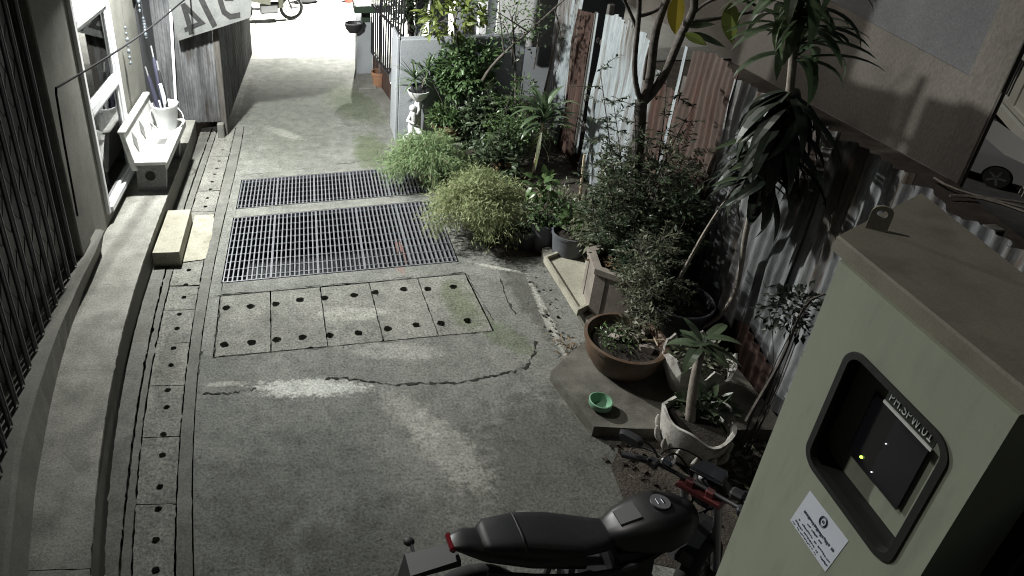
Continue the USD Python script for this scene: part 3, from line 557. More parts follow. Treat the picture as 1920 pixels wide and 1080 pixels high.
# shed of corrugated sheets
sh = thing('shed', 'grey corrugated metal shed at the far end of the platform', 'shed', (-1.75, 9.6, 0))
sx = [-2.35, -1.92, -1.45]
for i in range(2): obj('sheet', corrugated((sx[i], 9.5+.004*i), (sx[i+1], 9.5+.004*i), .22, 2.7, .066, .010, 4, 30+i, .0), m_zinc3, sh, smooth=50)
obj('corner_post', cbx(-1.45, -1.36, 9.50, 9.60, -.02, 2.9, .008), m_wood, sh)
obj('post_footing', cbx(-1.50, -1.40, 9.40, 9.496, -.02, .22, .012), m_border, sh)
for i, (y0, y1) in enumerate(((9.62, 10.9), (10.88, 12.15), (12.13, 13.4))):
    x0, x1 = -1.40+(y0-9.6)*.03, -1.40+(y1-9.6)*.03
    obj('sheet', corrugated((x0, y0), (x1, y1), .12, 2.7, .076, .011, 4, 33+i, .0), (m_zinc3, m_zinc3, m_zinc3)[i], sh, smooth=50)
obj('base_wall', [bx(-1.46, -1.40, 9.62, 13.4, -.02, .13)], m_border, sh)
obj('roof', bx(-2.9, -1.2, 9.45, 13.5, 2.9, 2.93), m_zinc3, sh)
# number board
Q = [aty(*p, 9.30) for p in ((333, 77), (470, 33), (475, -45), (316, -2))]; Q = np.array(Q)
sg = thing('number_board', 'tilted grey board with large mirrored black numerals under the shed roof', 'sign', Q.mean(0))
obj('board', hexa(Q, Q+[0, .02, 0]), m_signbd, sg)
U, Vv = (Q[1]-Q[0]), (Q[3]-Q[0])
def bq(u, v): return Q[0]+U*u+Vv*v+[0, -.004, 0]
def stroke(pts, w):
    out = []
    for a, b in zip(pts[:-1], pts[1:]):
        a, b = bq(*a), bq(*b); d = (b-a)/np.linalg.norm(b-a); n = np.cross(d, [0, 1, 0])*w/2; e = d*w*.3
        out.append(hexa(np.array([a+n-e, b+n+e, b-n+e, a-n-e]), np.array([a+n-e, b+n+e, b-n+e, a-n-e])+[0, .006, 0]))
    return cat_(out)
BWd, BHt = np.linalg.norm(U), np.linalg.norm(Vv)
def glyph(*lines):
    g_ = shapely.union_all([LineString([(a*BWd, b*BHt) for a, b in pts]).buffer(w/2, cap_style=2, join_style=2) for pts, w in lines]); m = prism(g_, 0, .005); v = m.vertices
    m = TM(Q[0]+np.outer(v[:, 0], U/BWd)+np.outer(v[:, 1], Vv/BHt)+np.outer(v[:, 2]+.001, [0, -1., 0]), m.faces); m.fix_normals(); return m
obj('numeral', glyph(([(.17, .80), (.19, .40), (.20, .06)], .07), ([(.17, .78), (.27, .50), (.36, .24), (.12, .20)], .06)), m_paint, sg)
obj('numeral', glyph(([(.38, 1.0), (.45, .50), (.52, .06)], .075)), m_paint, sg)
obj('numeral', glyph(([(.66, 1.05), (.65, .6), (.67, .32), (.74, .17), (.87, .14)], .07), ([(.88, 1.0), (.87, .72), (.80, .56), (.73, .60), (.70, .85)], .06)), m_paint, sg)
obj('pale_batten', tube([aty(320, 18, 9.42), aty(331, 215, 9.42)], .022, 6), m_alu, sg)

# ================================================================== RIGHT: FENCE, BUILDING BEHIND, CABINET
FX = 3.42
fn = thing('corrugated_fence', 'patchwork fence of pale zinc and rusty corrugated sheets along the right side', 'fence', (FX, 6.0, 0))
panels = [  # y0 (far), y1 (near), top far, top near, material, x offset, label
    (9.6, 9.15, 2.55, 2.6, m_zinc, .0, None), (9.18, 8.66, 2.75, 2.75, m_zinc2, .006, None), (8.70, 8.12, 2.0, 2.0, m_rust, -.03, 'narrow rusty brown sheet with a rounded top'),
    (7.95, 7.28, 2.1, 2.13, m_zinc2, .0, 'tall pale sheet beside the dark gap'), (7.30, 6.72, 2.13, 2.0, m_zinc2, .01, None), (6.75, 6.42, 1.85, 1.82, m_zinc, .0, None), (6.44, 6.02, 1.80, 1.75, m_rust2, -.01, None),
    (5.96, 5.20, 2.2, 2.24, m_rust2, -.012, 'wide faded brown sheet'), (5.75, 5.08, 1.15, 1.1, m_rust, -.045, 'dark red lower sheet'), (5.24, 4.62, 2.18, 2.2, m_zinc, .004, None), (4.42, 3.85, .42, .36, m_rust, -.04, 'low rusty sheet at the foot of the fence'), (4.65, 4.05, 2.2, 2.18, m_zinc3, -.008, None), (4.08, 3.45, 2.18, 2.15, m_zinc, .004, None), (3.47, 2.8, 2.15, 2.1, m_zinc3, -.006, None), (2.82, 2.1, 2.1, 2.1, m_zinc, .0, None)]
for i, (y0, y1, t0, t1, m, o, lab) in enumerate(panels):
    obj('sheet', corrugated((FX+o, y0), (FX+o, y1), .02, (t0, t1), .094, .013, 9, 60+i, .09, bulge=.06), m, fn, smooth=50, label=lab)
def strip(y, w, z0, z1, dy=0.): return hexa(np.array([(FX-.05, y, z0), (FX-.05, y+w, z0), (FX-.045, y+w, z0), (FX-.045, y, z0)]), np.array([(FX-.05, y+dy, z1), (FX-.05, y+w+dy, z1), (FX-.045, y+w+dy, z1), (FX-.045, y+dy, z1)]))
obj('pale_strip', strip(5.97, .05, .3, 2.22), m_zinc2, fn); obj('pale_strip', strip(7.97, .05, .25, 2.05, .06), m_zinc2, fn)
obj('edge_strip', [tube([(FX-.045, 8.08, .2), (FX-.045, 8.10, 2.05)], .018, 5)], m_wood, fn)
for y, t in ((9.3, 2.6), (8.04, 2.15), (6.9, 2.0), (6.1, 1.9), (5.0, 2.1), (4.0, 2.1), (3.0, 2.1)): obj('post', cbx(FX+.06, FX+.13, y-.035, y+.035, 0, t, .006), m_wood, fn)
for z in (.6, 1.7): obj('rail', cbx(FX+.025, FX+.055, 2.1, 9.5, z-.03, z+.03, .004), m_wood, fn)
# beige building with a grey upper storey behind
BX = 8.0
bd = thing('building', 'large beige plaster building with grey upper wall behind the corrugated fence', 'building', (BX, 12, 0))
prof = np.array([(7.43, -6.1), (26, -6.1), (26, 3.3), (10.13, 1.48), (7.43, 1.13)])
def wallx(profile, x0, x1):
    m = trimesh.creation.extrude_polygon(Polygon(profile), x1-x0, engine='earcut'); v = m.vertices.copy(); m.vertices = np.stack([v[:, 2]+x0, v[:, 0], v[:, 1]], 1); m.fix_normals(); return m
obj('lower_wall', wallx(prof, BX, BX+.05), m_bwall, bd)
obj('upper_wall', wallx([(7.5, 1.14), (10.13, 1.48), (26, 3.3), (26, 9), (7.5, 9)], BX+.012, BX+.05), m_bwall2, bd)
obj('corner_column', cbx(BX-.015, BX+.045, 7.44, 7.9, -6.1, 9, .01), m_bwall, bd)
obj('end_wall', hexa(np.array([(BX+.06, 7.5, -6.1), (BX+.12, 7.5, -6.1), (BX+5.45, 17, -6.1), (BX+5.3, 17, -6.1)]), np.array([(BX+.06, 7.5, 9), (BX+.12, 7.5, 9), (BX+5.45, 17, 9), (BX+5.3, 17, 9)])), m_bwall2, bd)
obj('ledge', bx(BX-.06, BX, 7.56, 26, -.15, -.05), m_bwall, bd)
struct('earth', prism(Polygon([(FX+.2, -.5), (6.3, 1.5), (7.6, 6.4), (7.9, 7.4), (7.98, 26), (FX+.2, 26)]), -6.1, -.02), m_earth)
rng = np.random.default_rng(21)
for i in range(3):
    a = at(1760+30*i, 345+15*i, .02); pts = [a+[rng.normal(0, .1)+j*.25, -j*.35+rng.normal(0, .08), .02] for j in range(6)]
    obj('fallen_branch', tube(spline(pts, 16), np.linspace(.018, .006, 16), 5), m_palebark, None, label=['pale thin branch lying on the earth behind the cabinet, nearest the wall', 'middle thin branch lying on the earth behind the cabinet', 'branch on the earth nearest the road'][i], cat='branch')
# road below, house and car across it
struct('road', poly_flat(Polygon([(6.2, -20), (60, -20), (60, 60), (8.4, 60), (8.4, 6)]), -6.0), m_road)
HQ = at(1930, 345, -6.); he = np.array([.5, .866, 0]); hn = np.array([.866, -.5, 0])
fh = thing('far_house', 'pale house across the lower road with barred balcony and iron front fence', 'house', HQ)
def fz(px, py): return onplane(px, py, HQ, hn)[2]
def fbox(s0, s1, d0, d1, z0, z1): return hexa(*[np.array([HQ*[1, 1, 0]+he*a+hn*b+[0, 0, z] for a, b in ((s0, d0), (s1, d0), (s1, d1), (s0, d1))]) for z in (z0, z1)])
zs1, zs0, zt = fz(1880, 196), fz(1880, 220), fz(1900, 92)
obj('wall', fbox(-8, 20, 1.6, 1.9, -6, zt+3), m_bwall, fh); obj('balcony_slab', fbox(-8, 20, -.1, 1.6, zs0, zs1), m_pale, fh); obj('upper_slab', fbox(-8, 20, -.1, 1.6, zt, zt+.3), m_pale, fh)
obj('balcony_beam', fbox(-8, 20, -.06, .1, zs1+.12, zs1+.28), m_pale, fh)
pz = onplane(1900, 190, HQ, hn); ps = (pz-HQ) @ he; obj('balcony_pier', fbox(ps-.3, ps+.3, -.05, .3, zs1+.28, zs1+1.5), m_pale, fh); obj('balcony_panel', fbox(ps-4, ps-.3, 0, .12, zs1+.28, zs1+1.5), m_pale, fh)
obj('balcony_bars', [fbox(q-.02, q+.02, .05, .09, zs1+.28, zt) for q in np.arange(-6, 12, .22)], m_bwall2, fh, kind='stuff')
obj('fence_bars', [fbox(q-.03, q+.03, -.5, -.44, -5.95, zs0-.2) for q in np.arange(-7, 12, .26)], m_pale, fh, kind='stuff')
obj('fence_rail', [fbox(-7, 12, -.49, -.45, z, z+.06) for z in (-5.6, zs0-.5)], m_pale, fh)
# parked silver car, only its front corner shows
cz = -6.; ca = at(1864, 333, cz)
cr = thing('parked_car', 'silver car parked across the road beyond the beige building', 'car', (ca[0], ca[1], cz), math.radians(-62))
side = [(-3.3, .35), (-3.35, .75), (-3.1, .95), (-2.5, 1.0), (-1.9, 1.42), (-.7, 1.45), (.15, 1.0), (.75, .88), (.95, .65), (.98, .35)]
body = trimesh.creation.extrude_polygon(Polygon(side).buffer(.05).difference(shapely.union_all([Point(.25, .32).buffer(.37), Point(-2.45, .32).buffer(.37)])), 1.66, engine='earcut')
v = body.vertices.copy(); body.vertices = np.stack([v[:, 0], (v[:, 2]-.83)*(1-.16*np.clip((v[:, 1]-.9)/.5, 0, 1)), v[:, 1]], 1); body.fix_normals()
obj('body', body, m_car, cr, world=False, smooth=30)
for s in (-1, 1):
    sd = trimesh.creation.extrude_polygon(Polygon([(-2.35, 1.03), (-1.85, 1.36), (-.72, 1.39), (-.05, 1.03)]), .01, engine='earcut'); v = sd.vertices.copy(); sd.vertices = np.stack([v[:, 0], s*(.80-.13*np.clip((v[:, 1]-.9)/.5, 0, 1))+v[:, 2]-.005, v[:, 1]], 1); obj('side_window', sd, m_glassdk, cr, world=False)
    for x in (.25, -2.45):
        cyl = trimesh.creation.cylinder(.32, .2, 24, transform=trimesh.transformations.translation_matrix([x, s*.76, .32]) @ trimesh.transformations.rotation_matrix(math.pi/2, [1, 0, 0])); w_ = sub('wheel', cr); obj('tyre', cyl, m_tyre, w_, world=False)
        obj('rim', [hexa(np.array([(x+.03*math.cos(q+1.6), s*.865, .32+.03*math.sin(q+1.6)), (x+.03*math.cos(q-1.6), s*.865, .32+.03*math.sin(q-1.6)), (x+.24*math.cos(q-.14), s*.865, .32+.24*math.sin(q-.14)), (x+.24*math.cos(q+.14), s*.865, .32+.24*math.sin(q+.14))]), np.array([(x, s*.85, .32), (x+.2*math.cos(q), s*.85, .32+.2*math.sin(q))])) for q in np.arange(5)*1.257], m_chrome, w_, world=False)
    obj('headlight', ball((.82, s*.62, .72), .13, 2, (.9, .9, .6)), m_foil, cr, world=False)
obj('grille', cbx(.96, 1.04, -.5, .5, .42, .6, .02), m_blackp, cr, world=False); obj('bumper', cbx(.98, 1.06, -.75, .75, .28, .40, .03), m_car, cr, world=False)

# ------------------------------------------------------------------ equipment cabinet
ang = math.radians(3.)
P0 = at(1574, 488, 2.93); ud = np.array([-math.sin(ang), -math.cos(ang), 0]); nd = np.array([-math.cos(ang), math.sin(ang), 0]); dd_ = np.array([.93, .37, 0.])
def C(u, v, w): return P0 + ud*u - np.array([0, 0, v]) + dd_*w      # u towards the near edge, v down, w into the cabinet
def cuv(x, y, depth=0.): p = onplane(x, y, P0+dd_*depth, nd); q = p-P0-dd_*depth; return (q @ ud, -q[2])
CW, CH, CD = cuv(1812, 940)[0], 1.75, .40
cb = thing('equipment_cabinet', 'tall pale green steel equipment cabinet with rounded viewing window in the corner', 'cabinet', P0-[0, 0, CH+1.1])
wc = np.array([cuv(*p) for p in ((1611, 658), (1787, 862), (1649, 1040), (1507, 844))]); u0, u1 = (wc[0, 0]+wc[3, 0])/2, (wc[1, 0]+wc[2, 0])/2; v0, v1 = (wc[0, 1]+wc[1, 1])/2, (wc[2, 1]+wc[3, 1])/2
u0 -= .012; u1 += .012; v0 -= .012; v1 += .012
R = .055; hole = sbox(u0+R, v0+R, u1-R, v1-R).buffer(R, 12)
def face(poly, w0, w1):
    m = trimesh.creation.extrude_polygon(poly, w1-w0, engine='earcut'); v = m.vertices; m = TM(np.array([C(a, b, c+w0) for a, b, c in v]), m.faces.copy()); m.fix_normals(); return m
obj('door', face(sbox(0, 0, CW, CH).difference(hole), 0, .012), m_cab, cb)
def cbox(ua, ub, va, vb, wa, wb): return hexa(np.array([C(a, b, wa) for a, b in ((ua, va), (ub, va), (ub, vb), (ua, vb))]), np.array([C(a, b, wb) for a, b in ((ua, va), (ub, va), (ub, vb), (ua, vb))]))
obj('body', [cbox(0, .012, 0, CH, .012, CD), cbox(CW-.012, CW, 0, CH, .012, CD), cbox(.012, CW-.012, 0, CH, CD-.012, CD), cbox(.012, CW-.012, CH-.012, CH, .012, CD-.012)], m_cab, cb)
ring = hole.buffer(.003).difference(hole.buffer(-.016))
obj('window_gasket', face(ring, -.006, .02), m_gasket_recess, cb)
REC = .085
obj('shaded_recess', face(hole.buffer(.002).difference(hole.buffer(-.004)), .02, REC), m_gasket_recess, cb)  # side walls coloured black for the shade inside the opening
bp_ = obj('back_plate', face(hole.buffer(.03), REC, REC+.006), m_cab, cb)
sc = np.array([cuv(*p, REC) for p in ((1653, 731), (1749, 853), (1680, 949), (1591, 836))]); a0, a1 = (sc[0, 0]+sc[3, 0])/2, (sc[1, 0]+sc[2, 0])/2; c0_, c1_ = (sc[0, 1]+sc[1, 1])/2, (sc[2, 1]+sc[3, 1])/2
obj('screen', cbox(a0, a1, c0_, c1_, REC-.012, REC-.001), m_screen, cb)
SGN = .024
sp = np.array([cuv(*p, SGN) for p in ((1676, 722), (1757, 812))]); su0, su1, sv = sp[0, 0]-.005, sp[1, 0]+.008, sp[:, 1].mean()
sg = obj('name_plate', cbox(su0, su1, sv-.016, sv+.048, SGN, SGN+.006), m_sign, cb); obj('plate_edge', cbox(su0, su1, sv+.048, sv+.056, SGN-.004, SGN+.006), m_letter, sg)
tx = meshkit.text_mesh('PH.SPW.01', .030, .001); b = tx.bounds; sx_ = (su1-su0)*.86/(b[1, 0]-b[0, 0])
obj('lettering', TM(np.array([C(su0+(su1-su0)*.07+(x-b[0, 0])*sx_, sv+.038-y*1.05, SGN-.0025+z) for x, y, z in tx.vertices]), tx.faces), m_letter, sg)
for (x, y, r, m, nm) in ((1615, 857, .0042, m_led, 'indicator_light'), (1661, 832, .002, m_led2, 'indicator_light'), (1634, 885, .0022, m_led2, 'indicator_light')):
    q = onplane(x, y, P0+dd_*(REC-.014), nd); obj(nm, ball(q, r, 1), m, cb)
q = cuv(1618, 696, .005); obj('latch', cbox(q[0]-.010, q[0]+.010, q[1]-.006, q[1]+.006, .06, .066), m_letter, cb)
# roof with overhang, lifting eye
T = .06; tz0, tz1 = P0[2]+.0, P0[2]+.05
ro = [at(1570, 440, tz1), at(1727, 360, tz1), at(1918, 511, tz1)]; near = ro[0] + ud*(CW+.09); nb_ = ro[1]+(ro[2]-ro[1])*1.55
rq = np.array([ro[0], ro[1], nb_, near]); rq[:, 2] = tz1; cen = rq.mean(0); rin = cen+(rq-cen)*.985
obj('roof', [hexa(rq-[0, 0, .05], rq-[0, 0, .008]), hexa(rq-[0, 0, .008], rin)], m_cabtop, cb)
lb = at(1642, 432, tz1)
eye = Point(0, .052).buffer(.024).union(sbox(-.024, 0, .024, .052)).difference(Point(0, .052).buffer(.012)); em = trimesh.creation.extrude_polygon(eye, .008, engine='earcut'); v = em.vertices.copy(); ea = math.radians(-40)
em = TM(np.stack([lb[0]+v[:, 0]*math.cos(ea)-v[:, 2]*math.sin(ea), lb[1]+v[:, 0]*math.sin(ea)+v[:, 2]*math.cos(ea), tz1+v[:, 1]], 1), em.faces); em.fix_normals(); obj('lifting_eye', em, m_cabtop, cb)
obj('support_pole', tube([C(CW/2, .1, CD+.08), C(CW/2, .1, CD+.08)-[0, 0, P0[2]-.1]], .075, 16), m_galv, cb, smooth=40)
obj('pole_clamp', [cbox(CW/2-.2, CW/2+.2, v_, v_+.05, CD, CD+.02) for v_ in (.3, 1.4)], m_galv, cb)
# sticker
sp = np.array([cuv(*p) for p in ((1519, 920), (1591, 1014), (1548, 1072), (1482, 975))]); sq = np.array([C(a, b, -.0012) for a, b in sp])
sk = obj('sticker', hexa(sq, sq+dd_*.001), m_paper, cb)
def sb(s, t): return (1-s)*(1-t)*sp[0]+s*(1-t)*sp[1]+s*t*sp[2]+(1-s)*t*sp[3]
rng = np.random.default_rng(77); ink = []
def mark(s, t, ds, dt):
    a = [sb(s, t), sb(s+ds, t), sb(s+ds, t+dt), sb(s, t+dt)]; return hexa(np.array([C(x, y, -.0024) for x, y in a]), np.array([C(x, y, -.0014) for x, y in a]))
for t, s0, s1, hgt_ in ((.45, .12, .92, .085), (.60, .3, .66, .05), (.73, .05, .95, .045), (.84, .05, .95, .045), (.93, .05, .7, .03)):
    s = s0
    while s < s1:
        w = rng.uniform(.012, .03)
        if rng.random() < .85: ink.append(mark(s, t+rng.uniform(-.01, .01), w, hgt_*rng.uniform(.6, 1.)))
        s += w+rng.uniform(.006, .02)
obj('printed_lines', ink, m_ink, sk)
for r in (.13, .10, .03):
    a = np.linspace(0, 2*np.pi, 25); pts = np.array([sb(.5+r*.62*math.cos(q), .22+r*math.sin(q)) for q in a]); obj('emblem', tube([C(x, y, -.0022) for x, y in pts], .0011, 4), m_ink, sk)
# black slatted screen right of the cabinet
scn = thing('black_screen', 'black slatted screen hanging beside the near edge of the cabinet', 'screen', (1.9, .9, .2))
for i in range(16):
    y = 1.32-.075*i; obj('slat', cbx(1.86+.02*(i % 2), 1.885+.02*(i % 2), y-.033, y+.033, .1, 2.55, .006), (m_blackp, m_gate)[i % 2], scn)
obj('backing', bx(1.93, 1.95, .05, 1.45, .1, 2.5), m_gate, scn)

# ================================================================== FAR END, RIGHT SIDE OF THE ALLEY
gw = thing('garden_wall', 'low grey painted wall stub at the end of the potted plants', 'wall', (1.8, 9.3, 0))
obj('panel', cbx(1.17, 2.9, 9.12, 9.30, -.02, 1.50, .012), m_grey, gw)
obj('end_return', cbx(1.13, 1.17, 9.12, 9.75, -.02, 1.52, .008), m_grey, gw)
pi = thing('gate_pillar', 'short grey gate pillar at the alley mouth', 'pillar', (.88, 12.2, 0))
obj('shaft', cbx(.76, 1.05, 12.05, 12.6, -.02, 1.02, .012), m_grey, pi); obj('footing', cbx(.74, 1.06, 11.2, 12.04, -.02, .09, .012), m_border, pi)
th = struct('doorstep', prism(Polygon(L2((690, 172), (735, 228), (738, 250), (760, 180), (715, 150))), -.02, .07), m_border)
rl = thing('iron_railing', 'black iron railing with brown lower panel behind the gate pillar', 'railing', (1.25, 11, 0))
ra, rb_ = np.array([1.02, 12.0, 0]), np.array([1.30, 9.8, 0])
for i in range(15):
    q = ra+(rb_-ra)*i/14; obj('bar', bx(q[0]-.012, q[0]+.012, q[1]-.012, q[1]+.012, .5, 2.6), m_gate, rl)
for z in (.5, 1.35, 2.5): obj('rail', tube([ra+[0, 0, z], rb_+[0, 0, z]], .02, 6), m_gate, rl)
obj('lower_panel', hexa(np.array([ra+[.03, 0, .05], ra+[.05, 0, .05], rb_+[.05, 0, .05], rb_+[.03, 0, .05]]), np.array([ra+[.03, 0, .5], ra+[.05, 0, .5], rb_+[.05, 0, .5], rb_+[.03, 0, .5]])), m_rust, rl)
q = np.array([.80, 11.98, 1.02]); sd = thing('tray', 'dark green tray lying on top of the gate pillar', 'tray', q)
obj('tray_body', [cbx(.72, 1.35, 11.85, 12.45, 1.24, 1.27, .01), cbx(.72, 1.35, 11.83, 11.86, 1.24, 1.36, .008), cbx(.70, .73, 11.85, 12.45, 1.24, 1.36, .008), cbx(.85, 1.0, 12.1, 12.4, 1.0, 1.24, .01)], m_dgreen, sd)
hb = np.array([.70, 12.0, .98]); bk = thing('basket', 'round dark basket hanging on the gate pillar', 'basket', hb)
obj('basket_body', lathe([(.0, -.12), (.09, -.11), (.15, -.03), (.165, .06), (.155, .06), (.14, -.02), (.08, -.095), (0, -.1)], 20, hb), m_bikem, bk, smooth=40); obj('rim', tube([hb+[.162*math.cos(a), .162*math.sin(a), .06] for a in np.linspace(0, 6.283, 21)], .010, 5), m_alloy, bk)
# pointed white cloth and grey tarp
uq = np.array([1.75, 10.3, 0]); ap = aty(781, 8, 10.3)
um = thing('garden_parasol', 'folded pointed parasol with white and grey cloth above the grey wall', 'parasol', uq)
pr = lambda a, r, z: (uq[0]+r*math.cos(a), uq[1]+r*math.sin(a), z)
def gore(a0, a1, m, lab=None):
    V = []; N = 7
    for i in range(N+1):
        t = i/N; r = .03+.62*t**1.7
        for j in range(4): a = a0+(a1-a0)*j/3; V.append(pr(a, r*(1-.10*math.sin(math.pi*j/3)), ap[2]-1.15*t))
    F = [f for i in range(N) for j in range(3) for f in ((i*4+j, i*4+j+1, i*4+4+j), (i*4+j+1, i*4+5+j, i*4+4+j))]
    obj('cloth_panel', TM(V, F), m, um, smooth=True, label=lab)
for k in range(6): gore(-2.75+k*1.047, -2.75+(k+1)*1.047, m_white2 if k in (0,) else m_tarp, 'white cloth panel' if k == 0 else None)
obj('pole', tube([uq, (uq[0], uq[1], ap[2]+.05)], .02, 8), m_pole, um)
# house corner behind
nh = thing('corner_house', 'white walled house corner with white post behind the shrubs', 'house', (3.2, 10.6, 0))
obj('wall', [bx(2.3, 5.0, 10.9, 11.1, -.1, 4.), bx(1.75, 2.3, 11.6, 11.8, -.1, 4.)], m_grey, nh); q = aty(905, 30, 9.7); obj('white_post', cbx(q[0]-.06, q[0]+.06, 9.65, 9.77, 0, 3.6, .01), m_alu, nh); q = aty(1000, 30, 10.3); obj('white_panel', cbx(q[0]-.55, q[0]+.5, 10.3, 10.36, 1.0, 3.6, .01), m_stat, nh)
# street motorcycle and red pot beyond
def simple_bike(loc, rz, label):
    t = thing('motorcycle', label, 'motorcycle', loc, rz)
    for x in (-.62, .62):
        w = sub('wheel', t); a = np.linspace(0, 2*np.pi, 29)
        obj('tyre', tube([(x+.255*math.cos(q), 0, .29+.255*math.sin(q)) for q in a], .038, 8), m_tyre, w, world=False, smooth=True)
        obj('rim', [tube([(x+.22*math.cos(q), 0, .29+.22*math.sin(q)) for q in a], .012, 6)] + [tube([(x, 0, .29), (x+.215*math.cos(q), 0, .29+.215*math.sin(q))], .012, 5) for q in np.arange(5)*1.257], m_alloy, w, world=False)
        obj('fender', [hexa(np.array([(x+.30*math.cos(q), s*.045, .29+.30*math.sin(q)) for s in (-1, 1)]+[(x+.30*math.cos(q+.25), s*.045, .29+.30*math.sin(q+.25)) for s in (-1, 1)]), np.array([(x+.31*math.cos(q), 0, .29+.31*math.sin(q)), (x+.31*math.cos(q+.25), 0, .29+.31*math.sin(q+.25))])) for q in np.arange(.7, 2.4, .25)], m_tan if False else m_car, w, world=False)
    obj('body', hexa(np.array([(-.75, -.09, .62), (-.75, .09, .62), (.1, -.10, .40), (.1, .10, .40)]), np.array([(-.85, -.08, .72), (-.85, .08, .72), (.15, -.12, .66), (.15, .12, .66)])), m_ivory, t, world=False)
    obj('leg_shield', hexa(np.array([(.42, -.2, .35), (.42, .2, .35), (.30, -.12, .32), (.30, .12, .32)]), np.array([(.40, -.13, .95), (.40, .13, .95), (.34, -.1, .95), (.34, .1, .95)])), m_ivory, t, world=False)
    obj('engine', cbx(-.15, .3, -.12, .12, .2, .42, .03), m_alloy, t, world=False); obj('floorboard', cbx(.05, .42, -.1, .1, .36, .44, .02), m_bikem, t, world=False)
    obj('seat', cbx(-.75, .02, -.12, .12, .70, .79, .03), m_seat, t, world=False)
    obj('fork', [tube([(.62, s*.07, .29), (.42, s*.06, .9)], .02, 6) for s in (-1, 1)], m_bikem, t, world=False)
    obj('handlebar', tube(spline([(.30, -.34, .98), (.38, -.2, 1.0), (.40, 0, .98), (.38, .2, 1.0), (.30, .34, .98)], 14), .014, 6), m_bikem, t, world=False)
    obj('headlight', ball((.47, 0, .88), .09, 2, (.8, 1, 1)), m_foil, t, world=False); obj('tail_light', cbx(-.9, -.84, -.07, .07, .62, .70, .01), m_redlens, t, world=False)
    obj('exhaust', tube([(.1, .14, .25), (-.7, .16, .33)], .035, 8), m_alloy, t, world=False)
m_ivory = plain('ivory_paint', (.33, .33, .27), .35)
q = at(545, 40); q0 = at(468, 48)
simple_bike(((q[0]+q0[0])/2-.1, (q[1]+q0[1])/2+.25, 0), math.radians(8), 'ivory scooter parked in the bright street at the alley mouth')
q = at(655, 4); t = thing('flower_pot', 'small red pot out in the bright street', 'pot', q); obj('pot_body', lathe([(0, .0), (.11, .0), (.17, .25), (.15, .25), (.1, .03), (0, .03)], 20, q), plain('red_clay', (.42, .10, .07), .7), t, smooth=40)
q = at(575, 8); t = thing('sack', 'grey bundle lying in the street beside the scooter', 'sack', q); obj('sack_body', ball(q+[0, .2, .18], .3, 3, (1.2, .8, .6)), m_tarp, t, smooth=True)
# street lamp just out of the picture, over the street
sl = thing('street_lamp', 'street lamp lighting the bright street beyond the alley', 'street lamp', (STREET_POS[0]+1.0, STREET_POS[1], 0))
obj('post', tube([(STREET_POS[0]+1.0, STREET_POS[1], 0), (STREET_POS[0]+1.0, STREET_POS[1], 5.3), (STREET_POS[0]+.2, STREET_POS[1], 5.45)], [.07, .05, .035], 10), m_galv, sl)
obj('lamp_head', lathe([(.0, .10), (.10, .08), (.155, .02), (.155, -.095), (.15, -.095), (.15, .015), (.095, .06), (0, .07)], 24, STREET_POS), m_galv, sl, smooth=40)
dl = UsdLux.DiskLight.Define(stage, path_of(sl)+'/lamp_light'); dl.CreateRadiusAttr(.06); dl.CreateIntensityAttr(STREET_POWER); dl.CreateColorAttr(Gf.Vec3f(1., 1., .94)); dl.AddTranslateOp().Set(Gf.Vec3d(-1.0, 0, STREET_POS[2])); dl.AddRotateXOp().Set(0.)

# ================================================================== POTS AND PLANTS
def dirs_rand(rng, n, up=.2, spread=1.):
    d = rng.normal(0, 1, (n, 3)); d[:, 2] = d[:, 2]*.6+up; return d
def cloud(rng, n, c, r, seed, gap=.45, shell=.45):
    """points through an ellipsoid's volume with gaps"""
    out = []
    while sum(len(o) for o in out) < n:
        d = rng.normal(0, 1, (n, 3)); d /= np.linalg.norm(d, axis=1, keepdims=True); k = rng.uniform(shell**3, 1, n)[:, None]**(1/3)
        nse = meshkit.fbm(d*1.7+seed, 3, seed)[:, None]; p = d*k*(.42+1.05*nse)
        q = np.asarray(c)+p*np.asarray(r); keep = meshkit.noise(q*6.5, seed) > gap*.9; out.append(np.c_[q, d][keep])
    o = np.vstack(out)[:n]; return o[:, :3], o[:, 3:]
def foliage(parent, name, c, r, n, base, m, seed, gap=.45, out=1., up=.1, jit=.7, sc=(.45, 1.3), shell=.25, roll=.6):
    rng = np.random.default_rng(seed); p, d = cloud(rng, n, c, r, seed, gap, shell)
    dr = d*out + rng.normal(0, jit, (n, 3)) + [0, 0, up]
    return obj(name, scatter(base, p, dr, rng.uniform(*sc, n), rng, roll), m, parent, kind='stuff')
def stems(parent, foot, c, r, n, rad, m, seed, name='stem'):
    rng = np.random.default_rng(seed); out = []
    for i in range(n):
        e = np.asarray(c)+rng.normal(0, .45, 3)*np.asarray(r); f = np.asarray(foot)+np.r_[rng.normal(0, .02, 2), 0]; mid = (f+e)/2+rng.normal(0, .05, 3)
        out.append(tube(spline([f, mid, e], 8), np.linspace(rad, rad*.35, 8), 5))
    return obj(name, out, m, parent)
def pot_prof(rt, rb, h, rim=.012, rimh=.04):
    return [(0, 0), (rb, 0), (rb+(rt-rb)*.9, h-rimh), (rt+rim*.4, h-rimh), (rt+rim*.4, h), (rt-rim, h), (rt-rim-.002, h-rimh), (rb*.9, .02), (0, .02)]
def soil(parent, c, r, z): obj('soil', lathe([(0, .012), (r*.5, .010), (r, 0), (r*.99, -.02), (0, -.02)], 20, (c[0], c[1], z)), m_soil, parent)
small = leaf(.055, .026, .25, 2); tiny = leaf(.032, .016, .2, 2); mid = leaf(.085, .038, .3, 3); broad = leaf(.11, .055, .25, 3); blade = leaf(.062, .0105, .35, 2, tip=.6); needle = leaf(.05, .006, .4, 2, tip=.5); oval = leaf(.14, .07, .2, 4)

